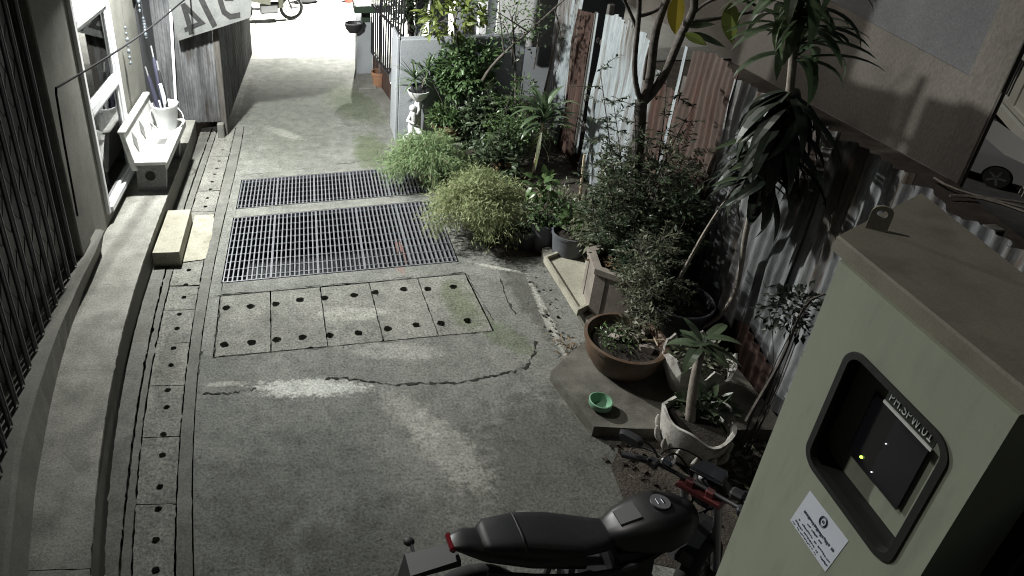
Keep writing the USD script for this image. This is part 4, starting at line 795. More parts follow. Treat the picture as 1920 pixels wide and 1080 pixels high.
# two feathery bushes
def feathery(name, label, foot, c, r, n, m, seed, nb=46):
    t = thing(name, label, 'bush', foot); rng = np.random.default_rng(seed); P, D, B = [], [], []
    for i in range(nb):      # arching shoots that carry the blades
        a = rng.uniform(0, 2*np.pi); el = rng.uniform(.05, 1.4); d = np.array([math.cos(a)*math.cos(el), math.sin(a)*math.cos(el), math.sin(el)])
        e = np.asarray(c)+d*np.asarray(r)*rng.uniform(.75, 1.1); f = np.asarray(foot)+np.r_[rng.normal(0, .07, 2), .02]; k = (f+e)/2+[0, 0, .14]
        q = spline([f, k, e, e+d*np.asarray(r)*.18-[0, 0, .09]], 12); B.append(tube(q, np.linspace(.004, .0015, 12), 4))
        m_ = n//nb; s = rng.uniform(.30, 1, m_)**.7*11; i0 = np.minimum(s.astype(int), 10); w = (s-i0)[:, None]; p = q[i0]*(1-w)+q[i0+1]*w
        P.append(p+rng.normal(0, .062, p.shape)*[1, 1, .9]); D.append((q[i0+1]-q[i0])*14+rng.normal(0, .95, p.shape)+[0, 0, .05])
    P, D = np.vstack(P), np.vstack(D); P[:, 2] = np.maximum(P[:, 2], .03)
    obj('shoots', B, m_cane, t, kind='stuff'); obj('foliage', scatter(blade, P, D, rng.uniform(.6, 1.25, len(P)), rng, .5), m, t, kind='stuff'); return t
q = at(880, 425); feathery('feathery_bush', 'pale feathery bush spilling over the near grate corner, the larger one', (1.78, 6.55, 0), (1.74, 6.52, .22), (.56, .50, .42), 21000, l_fern, 1, 80)
feathery('feathery_bush', 'fresh green feathery bush behind the paler one, over the far grate', (1.42, 7.75, 0), (1.38, 7.75, .22), (.48, .46, .40), 16000, l_fern2, 2, 70)

# statue with the spiky plant on its bowl
sp = np.array([1.38, 8.95, 0]); stt = thing('cherub_statue', 'white plaster cherub statue holding up a bowl against the grey wall', 'statue', sp)
import manifold3d as m3
def sphere(p, r): return m3.Manifold.sphere(r, 16).translate(tuple(map(float, p)))
def chain(pts):
    return [m3.Manifold.batch_hull([sphere(a[:3], a[3]), sphere(b[:3], b[3])]) for a, b in zip(pts[:-1], pts[1:])]
J = lambda x, y, z, r: (sp[0]+x, sp[1]+y, z, r)
parts = chain([J(-.03, 0, .30, .055), J(-.02, 0, .40, .06), J(-.02, 0, .48, .05), J(-.02, 0, .52, .022), J(-.03, -.01, .57, .05)])
parts += chain([J(-.06, -.02, .46, .026), J(-.10, -.06, .40, .022), J(-.02, -.10, .37, .016)]) + chain([J(.03, 0, .47, .026), J(.06, -.03, .55, .022), J(.05, -.02, .64, .016)])
parts += chain([J(-.05, -.02, .30, .042), J(-.06, -.12, .24, .036), J(-.05, -.06, .10, .026), J(-.05, -.12, .08, .02)]) + chain([J(.02, -.02, .29, .042), J(.08, -.12, .22, .036), J(.07, -.04, .10, .026), J(.07, -.10, .08, .02)])
bdy = m3.Manifold.batch_boolean(parts, m3.OpType.Add).refine_to_length(.014); v, f, _ = meshkit.arrays(bdy); tm = trimesh.Trimesh(v, f); trimesh.smoothing.filter_taubin(tm, iterations=8)
obj('figure', tm, m_stat, stt, smooth=True)
obj('rock_base', trimesh.smoothing.filter_laplacian(ball(sp+[0, -.03, .04], .17, 2, (1, 1, .5)), iterations=1), m_stat, stt, smooth=True)
obj('column', lathe([(0, .08), (.07, .08), (.05, .2), (.045, .5), (.06, .58), (.05, .64), (.045, .68), (.0, .68)], 16, sp+[.06, .07, 0]), m_stat, stt, smooth=40)
obj('bowl', lathe([(0, .67), (.06, .67), (.12, .73), (.155, .80), (.16, .815), (.145, .815), (.10, .75), (0, .74)], 24, sp+[.05, .03, 0]), m_stat, stt, smooth=40)
cq = sp+[.05, .03, .86]; pnd = thing('spiky_plant', 'spiky narrow leaved plant in a black pot on the statue bowl', 'plant', sp+[.05, .03, .78])
obj('pot', lathe(pot_prof(.11, .085, .12), 18, sp+[.05, .03, .77]), m_blackp, pnd, smooth=40)
rng = np.random.default_rng(8)
for hd, (o, nl, L) in enumerate((((-.06, 0, .12), 34, .36), ((.12, .02, .24), 30, .34))):
    obj('stem', tube([cq+[o[0]*.2, 0, -.06], cq+np.array(o)], .014, 6), m_palebark, pnd)
    for k in range(nl): obj('leaf', strap(cq+np.array(o), rng.uniform(0, 6.283), rng.uniform(-.5, 1.45), L*rng.uniform(.75, 1.1), .021, rng.uniform(.3, 1.0), 6, .3), l_mid, pnd)
# leafy shrub in front of the grey wall
def shrub(name, label, foot, c, r, n, base, m, seed, stem=5, rad=.012, gap=.45, up=.1, jit=.7, cat='shrub', mstem=None, **k):
    t = thing(name, label, cat, foot); foliage(t, 'foliage', c, r, n, base, m, seed, gap, up=up, jit=jit, **k); stems(t, foot, c, r, stem, rad, mstem or m_bark, seed+1); return t
shrub('leafy_shrub', 'full green shrub rising in front of the grey wall', (2.0, 8.95, 0), (2.05, 8.95, 1.08), (.48, .30, .42), 2600, mid, l_bright, 31, 9)
shrub('leafy_shrub', 'darker shrub filling the gap right of the terracotta pot', (2.25, 8.6, 0), (2.35, 8.6, .45), (.45, .35, .42), 1500, mid, l_dark, 32, 8)
shrub('leafy_shrub', 'yellowish shrub behind the cane plant, left of the zinc sheets', (2.75, 8.6, 0), (2.72, 8.6, .75), (.30, .25, .40), 800, small, l_mid, 33, 8)
shrub('leafy_shrub', 'low dark shrub between the green feathery bush and the fence', (2.15, 7.85, 0), (2.2, 7.8, .25), (.38, .35, .28), 1300, mid, l_dark, 34, 6)
shrub('leafy_shrub', 'low weedy shrub at the foot of the fence behind the black pots', (2.85, 6.6, 0), (2.8, 6.6, .22), (.33, .38, .24), 1100, small, l_olive, 35, 6)
# terracotta pot with broad upright leaves
pc = np.array([1.83, 8.85, .12]); t = thing('potted_plant', 'terracotta pot with ferns and upright broad leaves beside the statue', 'potted plant', pc)
obj('pot', lathe([(0, 0), (.13, 0), (.19, .2), (.215, .2), (.215, .26), (.19, .26), (.185, .2), (.12, .03), (0, .03)], 28, pc), m_terra, t, smooth=40); soil(t, pc, .18, pc[2]+.22)
obj('pot_stand', cbx(pc[0]-.18, pc[0]+.18, pc[1]-.18, pc[1]+.18, -.02, .115, .01), m_border, t)
rng = np.random.default_rng(41)
for k in range(44):
    a = rng.uniform(0, 6.283); el = rng.uniform(.35, 1.45); obj('leaf', strap(pc+[.05*math.cos(a), .05*math.sin(a), .24], a, el, rng.uniform(.22, .42), rng.uniform(.05, .085), rng.uniform(.2, 1.1), 6, .2), l_bright if k % 3 else l_mid, t)
foliage(t, 'fern_foliage', pc+[-.05, -.05, .35], (.26, .24, .2), 500, leaf(.10, .018, .5, 3), l_mid, 42, .3)
# cane plant with long drooping leaves
cp_ = np.array([2.72, 7.75, 0]); ctop = aty(1020, 215, 7.70); t = thing('cane_plant', 'cane plant with a rosette of long arching leaves on a pale stem', 'plant', cp_)
obj('stem', tube(spline([cp_, (cp_+ctop)/2+[.02, 0, .05], ctop], 10), np.linspace(.016, .012, 10), 6), m_cane, t); rng = np.random.default_rng(44)
for k in range(26): obj('leaf', strap(ctop+[0, 0, rng.uniform(-.14, .06)], k*2.4+rng.normal(0, .2), rng.uniform(.15, 1.35), rng.uniform(.38, .58), rng.uniform(.055, .075), rng.uniform(.6, 1.6), 8, .25), l_drac, t)
for k in range(12): obj('withered_leaf', strap(ctop+[0, 0, -.18-.02*k], k*2.1, -.9, .34, .035, .6, 6, .3), l_yel if k % 4 == 0 else l_olive, t)
# small clay pot
pc = at(944, 328); t = thing('potted_plant', 'small cracked clay pot with a dark leafy tuft beside the pale bush', 'potted plant', pc)
obj('pot', lathe(pot_prof(.15, .11, .24, .016, .05), 24, pc), m_terra, t, smooth=40); soil(t, pc, .13, .20); foliage(t, 'foliage', pc+[0, 0, .42], (.24, .2, .22), 420, mid, l_dark, 46, .3)
# black pots in a row
def black_pot(px, rt, rb, hh_, m, label, seed, fol=None):
    pc = at(*px); t = thing('potted_plant', label, 'potted plant', pc); obj('pot', lathe(pot_prof(rt, rb, hh_, .010, .03), 28, pc), m, t, smooth=40); soil(t, pc, rt*.9, hh_-.05); return t, pc
t, pc = black_pot((982, 462), .13, .10, .22, m_blackp, 'black nursery pot half hidden behind the pale feathery bush', 1)
foliage(t, 'foliage', pc+[0, 0, .35], (.16, .16, .2), 160, small, l_dark, 51)
t, pc = black_pot((1016, 464), .15, .115, .33, m_greyp, 'grey nursery pot with light green leaves, left of the other grey pot', 2)
foliage(t, 'foliage', pc+[.03, 0, .45], (.25, .22, .20), 520, small, l_bright, 52, .3); foliage(t, 'upper_foliage', pc+[-.06, .05, .72], (.12, .12, .16), 60, broad, l_mid, 53, .2)
stems(t, pc+[0, 0, .25], pc+[0, 0, .6], (.12, .12, .2), 6, .006, m_bark, 54)
t, pc = black_pot((1062, 490), .185, .145, .36, m_greyp, 'larger grey nursery pot with a bamboo stake and broad leaves', 3)
foliage(t, 'foliage', pc+[.14, .04, .50], (.24, .20, .16), 220, broad, l_mid, 55, .3); obj('stake', tube([pc+[-.01, 0, .2], pc+[.02, .02, .62]], .011, 6), m_cane, t); stems(t, pc+[0, 0, .25], pc+[.1, 0, .45], (.16, .12, .1), 5, .006, m_bark, 56)
a = aty(1092, 375, 6.1); b = aty(1096, 290, 6.15); obj('garden_stake', tube([a-[0, 0, .5], b], .013, 6), m_cane, None, label='bare wooden stake standing between the grey pots and the fence', cat='stake')
# raised concrete ledge under the pots
lg = Polygon([(1.84, 4.16), (1.97, 3.58), (2.26, 3.55), (3.34, 3.5), (3.34, 6.05), (2.33, 6.0), (2.30, 5.85), (2.37, 4.62), (2.08, 4.38)])
struct('planting_ledge', prism(lg, -.05, .10), rough('mossy_concrete', (.10, .095, .08), (.19, .18, .155), 5, 70, .92, .6, .01, c3=(.06, .055, .045), s3=2., t3=(.48, .65)))
struct('planting_bed', poly_flat(Polygon([(1.9, 6.0), (3.34, 6.08), (3.34, 9.1), (1.2, 9.1), (1.25, 8.3), (1.45, 7.6), (1.7, 6.8)]).buffer(.05), .0045), m_earth)
struct('dirt_strip', poly_flat(Polygon([(1.95, 2.6), (3.34, 2.2), (3.34, 3.52), (2.2, 3.56), (2.0, 3.3)]), .0045), m_earth)
a = [at(x, y, .16)[:2] for x, y in ((1022, 478), (1035, 470), (1110, 560), (1150, 600), (1100, 590))]
sn = thing('stone_tray', 'old pale stone tray standing edgewise under the grey pot', 'tray', np.r_[np.mean(a, 0), .1])
pp_ = [at(x, y, .16)[:2] for x, y in ((1020, 482), (1090, 455), (1130, 560), (1083, 583))]
obj('tray_floor', prism(Polygon(pp_), .10, .13), m_step, sn); obj('tray_rim', prism(Polygon(pp_).difference(Polygon(pp_).buffer(-.025)), .13, .17), m_step, sn)
# hexagonal planter with dry leaves
hc = np.array([2.72, 5.02, .10]); hx = thing('hexagonal_planter', 'hexagonal concrete planter full of dry fallen leaves', 'planter', hc)
A = np.linspace(0, 2*np.pi, 7)[:-1]+.35; ring_ = lambda r: Polygon(np.c_[hc[0]+r*np.cos(A), hc[1]+r*np.sin(A)])
obj('planter_wall', [prism(ring_(.33).difference(ring_(.285)), .10, .52), prism(ring_(.345).difference(ring_(.27)), .52, .575)], m_hex, hx); obj('soil', prism(ring_(.28), .10, .50), m_soil, hx)
for k in range(6):
    a0, a1 = A[k], A[(k+1) % 6]; p0 = hc[:2]+.332*np.array([math.cos(a0), math.sin(a0)]); p1 = hc[:2]+.332*np.array([math.cos(a1), math.sin(a1)]); p = p0+(p1-p0)*.3; obj('joint', tube([(p[0], p[1], .12), (p[0], p[1], .51)], .004, 4), m_crack, hx)
rng = np.random.default_rng(61); P = np.c_[hc[0]+rng.normal(0, .12, 170), hc[1]+rng.normal(0, .12, 170), rng.uniform(.51, .54, 170)]
obj('dry_leaves', scatter(leaf(.06, .026, .1, 2), P, np.c_[rng.normal(0, 1, (170, 2)), rng.normal(0, .2, 170)], rng.uniform(.6, 1.2, 170), rng, .5), l_dead, hx, kind='stuff')
# shrubs that grow behind and out of the planter
shrub('dense_shrub', 'dense olive shrub growing behind the hexagonal planter', (2.85, 5.5, .1), (2.86, 5.55, .62), (.42, .36, .36), 2900, small, l_olive, 71, 12, .010, .4)
shrub('dense_shrub', 'dark green shrub leaning out over the right rim of the hexagonal planter', (2.85, 4.85, .5), (2.78, 4.82, .55), (.24, .26, .34), 2600, leaf(.05, .014, .3, 2), l_dark, 73, 12, .008, .35)
shrub('dense_shrub', 'reddish olive shrub between the grey pots and the planter', (2.75, 5.7, .1), (2.84, 5.62, .48), (.22, .22, .26), 800, broad, l_olive, 75, 8, .008, .4)
for px_, Y, r_, n_, lf, m_, sd, lab in (((1205, 350), 5.5, (.48, .34, .50), 2600, small, l_olive, 171, 'tall dense shrub filling the space before the zinc sheets behind the planter'),
                                   ((1150, 375), 5.75, (.24, .22, .30), 900, broad, l_dark, 173, 'broad leaved shrub rising right of the grey pots'),
                                   ((1275, 430), 5.0, (.22, .20, .50), 1200, small, l_dark, 174, 'dark shrub standing before the red lower sheet'),
                                   ((960, 255), 8.0, (.38, .30, .38), 1300, small, l_mid, 175, 'mixed leafy shrub under the cane plant'),
                                   ((905, 215), 8.7, (.32, .25, .40), 1000, mid, l_dark, 176, 'dark shrub between the terracotta pot and the cane plant')):
    c = aty(*px_, Y); shrub('tangled_shrub', lab, (c[0], Y, .05), c, r_, n_, lf, m_, sd, 14, .007, .5)
# feathery sprigs along the zinc sheets
def sprigs(name, label, foot, ends, m, seed, pair=11, L=.075):
    t = thing(name, label, 'shrub', foot); rng = np.random.default_rng(seed); B, P, D = [], [], []
    for e in ends:
        e = np.asarray(e, float); k = (np.asarray(foot)+e)/2+rng.normal(0, .06, 3); q = spline([foot, k, e], 14); B.append(tube(q, np.linspace(.010, .003, 14), 5))
        for j in range(4, 14):
            d0 = q[min(j, 13)]-q[j-1]; d0 /= np.linalg.norm(d0)
            for s in (-1, 1):
                sd = np.cross(d0, rng.normal(0, 1, 3)); sd /= np.linalg.norm(sd); tw = q[j]+sd*.17*rng.uniform(.6, 1.2)+d0*.08-[0, 0, .03]; B.append(tube([q[j], tw], .0025, 4))
                for i in range(pair):
                    u = (i+1)/pair; p = q[j]+(tw-q[j])*u
                    for s2 in (-1, 1): P.append(p); D.append(s2*np.cross(tw-q[j], [0, 0, 1])*5+(tw-q[j])*3+rng.normal(0, .25, 3))
    obj('twigs', B, m_bark, t, kind='stuff'); obj('foliage', scatter(leaf(L, L*.30, .2, 2), np.array(P), np.array(D), rng.uniform(.6, 1.1, len(P)), rng, .4), m, t, kind='stuff'); return t
ends = [aty(1125, 130, 5.6), aty(1150, 190, 5.5), aty(1190, 200, 5.3), aty(1250, 150, 5.4), aty(1300, 200, 5.3), aty(1270, 260, 5.2), aty(1140, 270, 5.5), aty(1310, 290, 5.2), aty(1215, 260, 5.3)]
sprigs('feathery_tree', 'thin feathery leaved tree standing against the zinc sheets', np.array([2.98, 5.45, .1]), ends, l_dark, 81, 8, .06)
e2 = [aty(x, y, Y) for x, y, Y in ((1190, 560, 4.5), (1200, 470, 4.6), (1240, 450, 4.7), (1270, 520, 4.6), (1195, 615, 4.4), (1240, 600, 4.4), (1215, 500, 4.6), (1215, 545, 4.4), (1280, 580, 4.5))]
sprigs('straggly_shrub', 'straggly shrub trailing from the planter towards the brown clay pot', np.array([2.92, 4.78, .45]), e2, l_olive, 85, 9, .05)
e3 = [aty(x, y, Y) for x, y, Y in ((1110, 330, 5.3), (1130, 300, 5.3), (1160, 340, 5.2), (1240, 330, 5.1), (1290, 370, 5.0), (1190, 400, 5.0), (1150, 420, 5.2), (1260, 430, 4.9))]
sprigs('twiggy_shrub', 'twiggy shrub spreading thin leafy shoots above the hexagonal planter', np.array([2.78, 5.25, .3]), e3, l_dark, 86, 9, .06)
e4 = [aty(x, y, Y) for x, y, Y in ((905, 150, 8.6), (940, 180, 8.5), (970, 150, 8.4), (1010, 250, 8.0), (1060, 230, 7.8), (930, 220, 8.5), (990, 200, 8.2))]
sprigs('twiggy_shrub', 'wispy green shrub between the full green shrub and the cane plant', np.array([2.5, 8.45, .1]), e4, l_mid, 87, 9, .06)
# plumeria with forked bare branches
def path3(pxs, Ys): return [aty(x, y, Y) for (x, y), Y in zip(pxs, Ys)]
pf = np.array([3.02, 5.60, .1]); t = thing('plumeria_tree', 'plumeria tree with thick grey forked branches in front of the fence', 'tree', pf)
fk = aty(1202, 190, 5.45)
tr = obj('trunk', tube(spline([pf, (pf+fk)/2+[.02, 0, 0], fk], 14), np.linspace(.062, .05, 14), 10), m_bark, t, smooth=True)
br = [([(1202, 190), (1190, 120), (1195, 60), (1198, -20)], .022), ([(1205, 190), (1222, 120), (1232, 50), (1250, 0), (1262, -30)], .036), ([(1208, 190), (1245, 140), (1285, 50), (1300, 20), (1290, -20)], .036), ([(1290, 40), (1340, 35), (1390, 25), (1430, 20)], .02), ([(1297, 30), (1320, 8), (1420, 12)], .014), ([(1196, 60), (1180, 20), (1165, -10)], .015), ([(1196, 30), (1225, 22), (1255, 0)], .018), ([(1208, 150), (1215, 100), (1230, 60)], .014)]
for i, (q, r) in enumerate(br): obj('branch', tube(spline(path3(q, np.linspace(5.4, 5.1+.05*i, len(q))), 12), np.linspace(r, r*.75, 12), 8), m_bark, t, smooth=True)
def hang_leaf(px0, px1, Y, W, m, name='leaf'):
    a, b = aty(*px0, Y), aty(*px1, Y); L = np.linalg.norm(b-a); v, f = leaf(L, W, .03, 6, .25, .8); d = (b-a)/L; y = np.cross([0, 1., .3], d); y /= np.linalg.norm(y); z = np.cross(d, y)
    obj(name, TM(a+v[:, [0]]*d+v[:, [1]]*y+v[:, [2]]*z, f), m, t)
hang_leaf((1272, -10), (1265, 65), 5.1, .13, l_ochre); hang_leaf((1370, 5), (1372, 82), 5.1, .13, l_yel); hang_leaf((1285, 62), (1325, 85), 5.1, .07, l_yel); hang_leaf((1290, 50), (1340, 45), 5.15, .06, l_dark); hang_leaf((1300, 60), (1360, 88), 5.15, .05, l_dark)
# big dracaena
dfoot = np.array([3.0, 4.55, .1]); t = thing('dracaena', 'large dracaena with a dark skirt of hanging leaves in front of the fence', 'plant', dfoot)
d1, d2, d3 = aty(1352, 590, 4.45), aty(1400, 430, 4.35), aty(1478, 190, 4.1); d4 = aty(1490, 70, 4.05); d5 = aty(1500, -20, 4.0)
obj('stem', tube(spline([dfoot, d1, d2, aty(1440, 320, 4.2), d3, d4, d5], 26), np.linspace(.016, .026, 26), 7), m_palebark, t, smooth=True)
rng = np.random.default_rng(90)
for k in range(72):
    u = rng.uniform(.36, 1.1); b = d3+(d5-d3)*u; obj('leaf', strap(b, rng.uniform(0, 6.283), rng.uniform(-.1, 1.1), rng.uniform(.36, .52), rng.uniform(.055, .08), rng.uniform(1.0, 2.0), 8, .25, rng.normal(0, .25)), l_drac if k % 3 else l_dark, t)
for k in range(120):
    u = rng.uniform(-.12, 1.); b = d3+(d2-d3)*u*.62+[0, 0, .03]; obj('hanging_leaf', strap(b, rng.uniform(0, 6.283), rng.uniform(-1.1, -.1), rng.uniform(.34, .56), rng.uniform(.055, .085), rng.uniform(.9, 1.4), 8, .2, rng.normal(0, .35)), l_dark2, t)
for (a_, b_) in (((1440, 320), (1335, 330)), ((1452, 250), (1345, 235)), ((1420, 300), (1372, 345))): q = aty(*a_, 4.2); e = aty(*b_, 4.15); obj('leaf', strap(q, math.atan2((e-q)[1], (e-q)[0]), -.1, np.linalg.norm(e-q), .06, .3, 8, .2), l_dark, t)
# bare sticks
obj('bare_branch', tube(spline(path3([(1252, 560), (1275, 520), (1310, 455), (1350, 390), (1385, 345)], (4.6, 4.6, 4.55, 4.5, 4.45)), 14), np.linspace(.018, .007, 14), 6), m_palebark, None, label='pale bare branch leaning across the rusty sheets', cat='branch')
obj('bare_branch', tube(spline(path3([(1400, 790), (1440, 720), (1480, 640), (1530, 556), (1572, 555)], (3.2, 3.25, 3.3, 3.3, 3.3)), 14), np.linspace(.014, .006, 14), 5), m_bark, None, label='thin dark branch beside the cabinet edge', cat='branch')
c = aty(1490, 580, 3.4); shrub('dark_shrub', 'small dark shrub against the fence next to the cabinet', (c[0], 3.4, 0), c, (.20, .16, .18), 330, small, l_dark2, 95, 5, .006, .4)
# black tub behind the planter
pc = np.array([3.02, 4.62, .1]); t = thing('tub', 'big black tub behind the hexagonal planter', 'tub', pc); obj('tub_body', lathe(pot_prof(.27, .2, .34, .012, .03), 30, pc), m_blackp, t, smooth=40); obj('rim', tube([pc+[.272*math.cos(a), .272*math.sin(a), .345] for a in np.linspace(0, 6.283, 33)], .009, 6), m_greyp, t, smooth=True); soil(t, pc, .25, .36)
# big brown clay pot
pc = np.array([2.42, 4.22, .10]); t = thing('clay_pot', 'wide glazed brown clay pot with weeds and stones', 'pot', pc)
obj('pot', lathe([(0, 0), (.21, 0), (.28, .12), (.295, .24), (.31, .245), (.315, .28), (.29, .285), (.265, .25), (.2, .05), (0, .05)], 36, pc), m_terra2, t, smooth=40); soil(t, pc, .27, pc[2]+.22)
foliage(t, 'weeds', pc+[-.08, .0, .28], (.16, .16, .07), 220, tiny, l_mid, 101, .3); foliage(t, 'twiggy_weeds', pc+[.08, .08, .3], (.16, .12, .1), 160, small, l_olive, 102, .4)
rng = np.random.default_rng(103)
for k in range(6): obj('stone', trimesh.convex.convex_hull(pc+[.04, .06, .25]+rng.normal(0, 1, (12, 3))*[.04, .035, .025]+np.r_[rng.normal(0, .10, 2), 0]), m_hex, t)
obj('label_stick', [tube([pc+[.10, -.06, .30], pc+[.27, -.08, .31]], .006, 5), tube([pc+[.19, -.13, .30], pc+[.19, -.05, .32]], .005, 5)], m_cane, t)
# ornate white pot with a plumeria stump
pc = np.array([2.60, 3.42, .0]); t = thing('ornate_pot', 'chipped white pot with raised leaf ornament and a plumeria cutting', 'pot', pc)
n = 36; a = np.linspace(0, 2*np.pi, n, endpoint=False); prof = [(0, 0), (.15, 0), (.17, .05), (.21, .16), (.225, .25), (.235, .34), (.215, .34), (.20, .28), (.15, .1), (0, .1)]
pm = lathe(prof, n, pc); v = pm.vertices.copy(); lift = np.zeros(len(v)); rows = np.arange(len(v))//n; col = np.arange(len(v)) % n
lift = np.where((rows >= 4) & (rows <= 7), .035*np.sin(a[col]*2+1.2)+.02*np.sin(a[col]*5), 0); v[:, 2] += lift; pm.vertices = v
obj('pot', pm, m_whitepot, t, smooth=40); soil(t, pc, .20, .26)
for k in range(13):
    q = k*2*np.pi/13; cc_ = np.array([math.cos(q), math.sin(q), 0]); obj('ornament', tube(spline([pc+cc_*.17+[0, 0, .04], pc+cc_*.225+[0, 0, .13], pc+cc_*.238+[0, 0, .20]], 7), [.010, .018, .022, .024, .022, .016, .008], 7), m_whitepot, t, smooth=True)
s0, s1 = pc+[-.02, .04, .26], aty(1318, 645, 3.62); 
tq = thing('plumeria_cutting', 'leafy plumeria cutting leaning out of the ornate white pot', 'plant', s0)
obj('stem', tube(spline([s0, (s0+s1)/2+[-.02, 0, .02], s1], 10), np.linspace(.034, .026, 10), 9), m_palebark, tq, smooth=True); rng = np.random.default_rng(111)
for k in range(15): obj('leaf', strap(s1+[0, 0, .02*rng.normal()], k*2.4, rng.uniform(-.3, .9), rng.uniform(.18, .30), rng.uniform(.06, .09), rng.uniform(.5, 1.5), 8, .15, rng.normal(0, .3)), l_dark, tq)
foliage(tq, 'weeds', pc+[.1, .12, .33], (.16, .12, .1), 120, broad, l_dark, 112, .3)
pc = np.array([2.86, 3.95, .0]); t = thing('broken_pot', 'broken white pot with a jagged rim behind the ornate pot', 'pot', pc)
pm = lathe([(0, .1), (.16, .1), (.22, .26), (.25, .42), (.235, .42), (.2, .26), (.14, .14), (0, .14)], 30, pc); v = pm.vertices.copy(); rows = np.arange(len(v))//30; rng = np.random.default_rng(113); jj = rng.uniform(-.07, .06, 30); v[:, 2] += np.where((rows == 3) | (rows == 4), jj[np.arange(len(v)) % 30], 0); pm.vertices = v
obj('pot', pm, m_whitepot, t); soil(t, pc, .2, .32); foliage(t, 'weeds', pc+[0, -.02, .42], (.2, .16, .12), 300, small, l_olive, 114, .3)
# green bowl
pc = at(1124, 764, .10); t = thing('bowl', 'small green plastic bowl on the concrete ledge', 'bowl', pc); obj('bowl_body', lathe([(0, 0), (.055, 0), (.082, .03), (.085, .075), (.078, .078), (.07, .035), (.05, .012), (0, .012)], 26, pc), m_bowl, t, smooth=40)
# rubble and litter
rng = np.random.default_rng(121)
def litter(name, label, c, s, n, seed, base=leaf(.07, .03, .1, 2), m=l_dead, z=.02):
    rng = np.random.default_rng(seed); P = np.c_[c[0]+rng.normal(0, s[0], n), c[1]+rng.normal(0, s[1], n), z+rng.uniform(0, .03, n)]; obj(name, scatter(base, P, np.c_[rng.normal(0, 1, (n, 2)), rng.normal(0, .25, n)], rng.uniform(.5, 1.2, n), rng, .6), m, None, label=label, cat='fallen leaves', kind='stuff')
litter('fallen_leaves', 'grey fallen leaves heaped on the dirt beside the cabinet', (2.95, 3.2), (.22, .25), 220, 5, m=l_olive); litter('fallen_leaves', 'dry twigs and leaves lodged at the foot of the clay pot', (2.12, 4.5), (.06, .12), 70, 6, leaf(.08, .012, .1, 2)); litter('fallen_leaves', 'dead leaves lying around the cane plant stem', (2.45, 7.3), (.25, .3), 160, 7)
obj('fallen_twigs', tw, m_palebark, None, label='thin twigs scattered along the ledge on the right', cat='twigs', kind='stuff')
rub = [trimesh.convex.convex_hull(np.array([x, y, .02])+rng.normal(0, 1, (9, 3))*[s, s, s*.6]) for x, y, s in np.c_[rng.normal(2.2, .10, 46), rng.normal(3.35, .14, 46), rng.uniform(.004, .013, 46)]]
obj('rubble', rub, m_earth, None, label='crumbled mortar and soil lumps between the ledge and the ornate pot', cat='rubble', kind='stuff')
rub = [trimesh.convex.convex_hull(np.array([x, y, .01])+rng.normal(0, 1, (8, 3))*[s, s, s*.6]) for x, y, s in np.c_[rng.normal(2.1, .06, 40), rng.uniform(4.5, 6., 40), rng.uniform(.004, .014, 40)]]
obj('rubble', rub, m_border, None, label='small crumbs of concrete along the raised ledge', cat='rubble', kind='stuff')
# background trees over the railing, and branches over the fence
def tree(label, foot, c, r, n, base, m, seed, rad=.05, group=None):
    t = thing('tree', label, 'tree', foot, group=group); rng = np.random.default_rng(seed); c = np.asarray(c); foot = np.asarray(foot)
    obj('trunk', tube(spline([foot, (foot+c)/2+[.05, .03, 0], c], 12), np.linspace(rad, rad*.45, 12), 8), m_bark, t, smooth=True)
    for k in range(6): e = c+rng.normal(0, .5, 3)*np.asarray(r); obj('limb', tube(spline([foot+(c-foot)*rng.uniform(.5, .95), (c+e)/2+[0, 0, .05], e], 8), np.linspace(rad*.4, rad*.12, 8), 5), m_bark, t)
    foliage(t, 'crown', c, r, n, base, m, seed, .5, shell=.1); return t
tree('dark leafy tree behind the iron railing', (1.62, 11.2, 0), (1.55, 11.3, 1.9), (.5, .8, .9), 2600, mid, l_dark, 131, .07)
c = aty(850, 25, 8.9); tree('slim tree with hanging yellow green leaves above the grey wall', (2.15, 9.0, 0), c, (.42, .3, .35), 420, leaf(.12, .045, .5, 3), l_yel, 132, .022)
c = aty(960, 30, 8.4); tree('thin tree with sparse small leaves crossing the left end of the fence', (2.7, 8.5, 0), c, (.55, .35, .45), 520, small, l_mid, 133, .02)
bt = thing('tree_branch', 'long dark branch slanting up across the pale zinc sheets', 'branch', aty(905, 150, 8.5))
obj('limb', tube(spline(path3([(905, 150), (935, 110), (990, 60), (1040, 15), (1075, -15)], (8.5, 8.4, 8.3, 8.2, 8.1)), 14), np.linspace(.022, .010, 14), 6), m_bark, bt, smooth=True)
for q in ([(990, 60), (960, 40), (920, 15)], [(1000, 130), (1010, 60), (1012, 0)], [(1040, 20), (1050, 60), (1045, 130)], [(945, 100), (938, 30), (935, -10)]): obj('twig', tube(spline(path3(q, (8.3, 8.3, 8.3)), 8), np.linspace(.010, .004, 8), 5), m_bark, bt)
c = aty(985, 55, 8.25); foliage(bt, 'leaves', c, (.5, .2, .35), 130, small, l_dark, 141, .4)
pc = at(713, 160, .07); t = thing('potted_plant', 'terracotta pot with a thin trunk at the doorstep by the iron railing', 'potted plant', pc); obj('pot', lathe(pot_prof(.16, .12, .26, .016, .05), 24, pc), m_terra, t, smooth=40); obj('trunk', tube(spline([pc+[0, 0, .2], pc+[-.02, 0, .8], pc+[.0, .05, 1.5]], 8), np.linspace(.03, .02, 8), 7), m_bark, t)

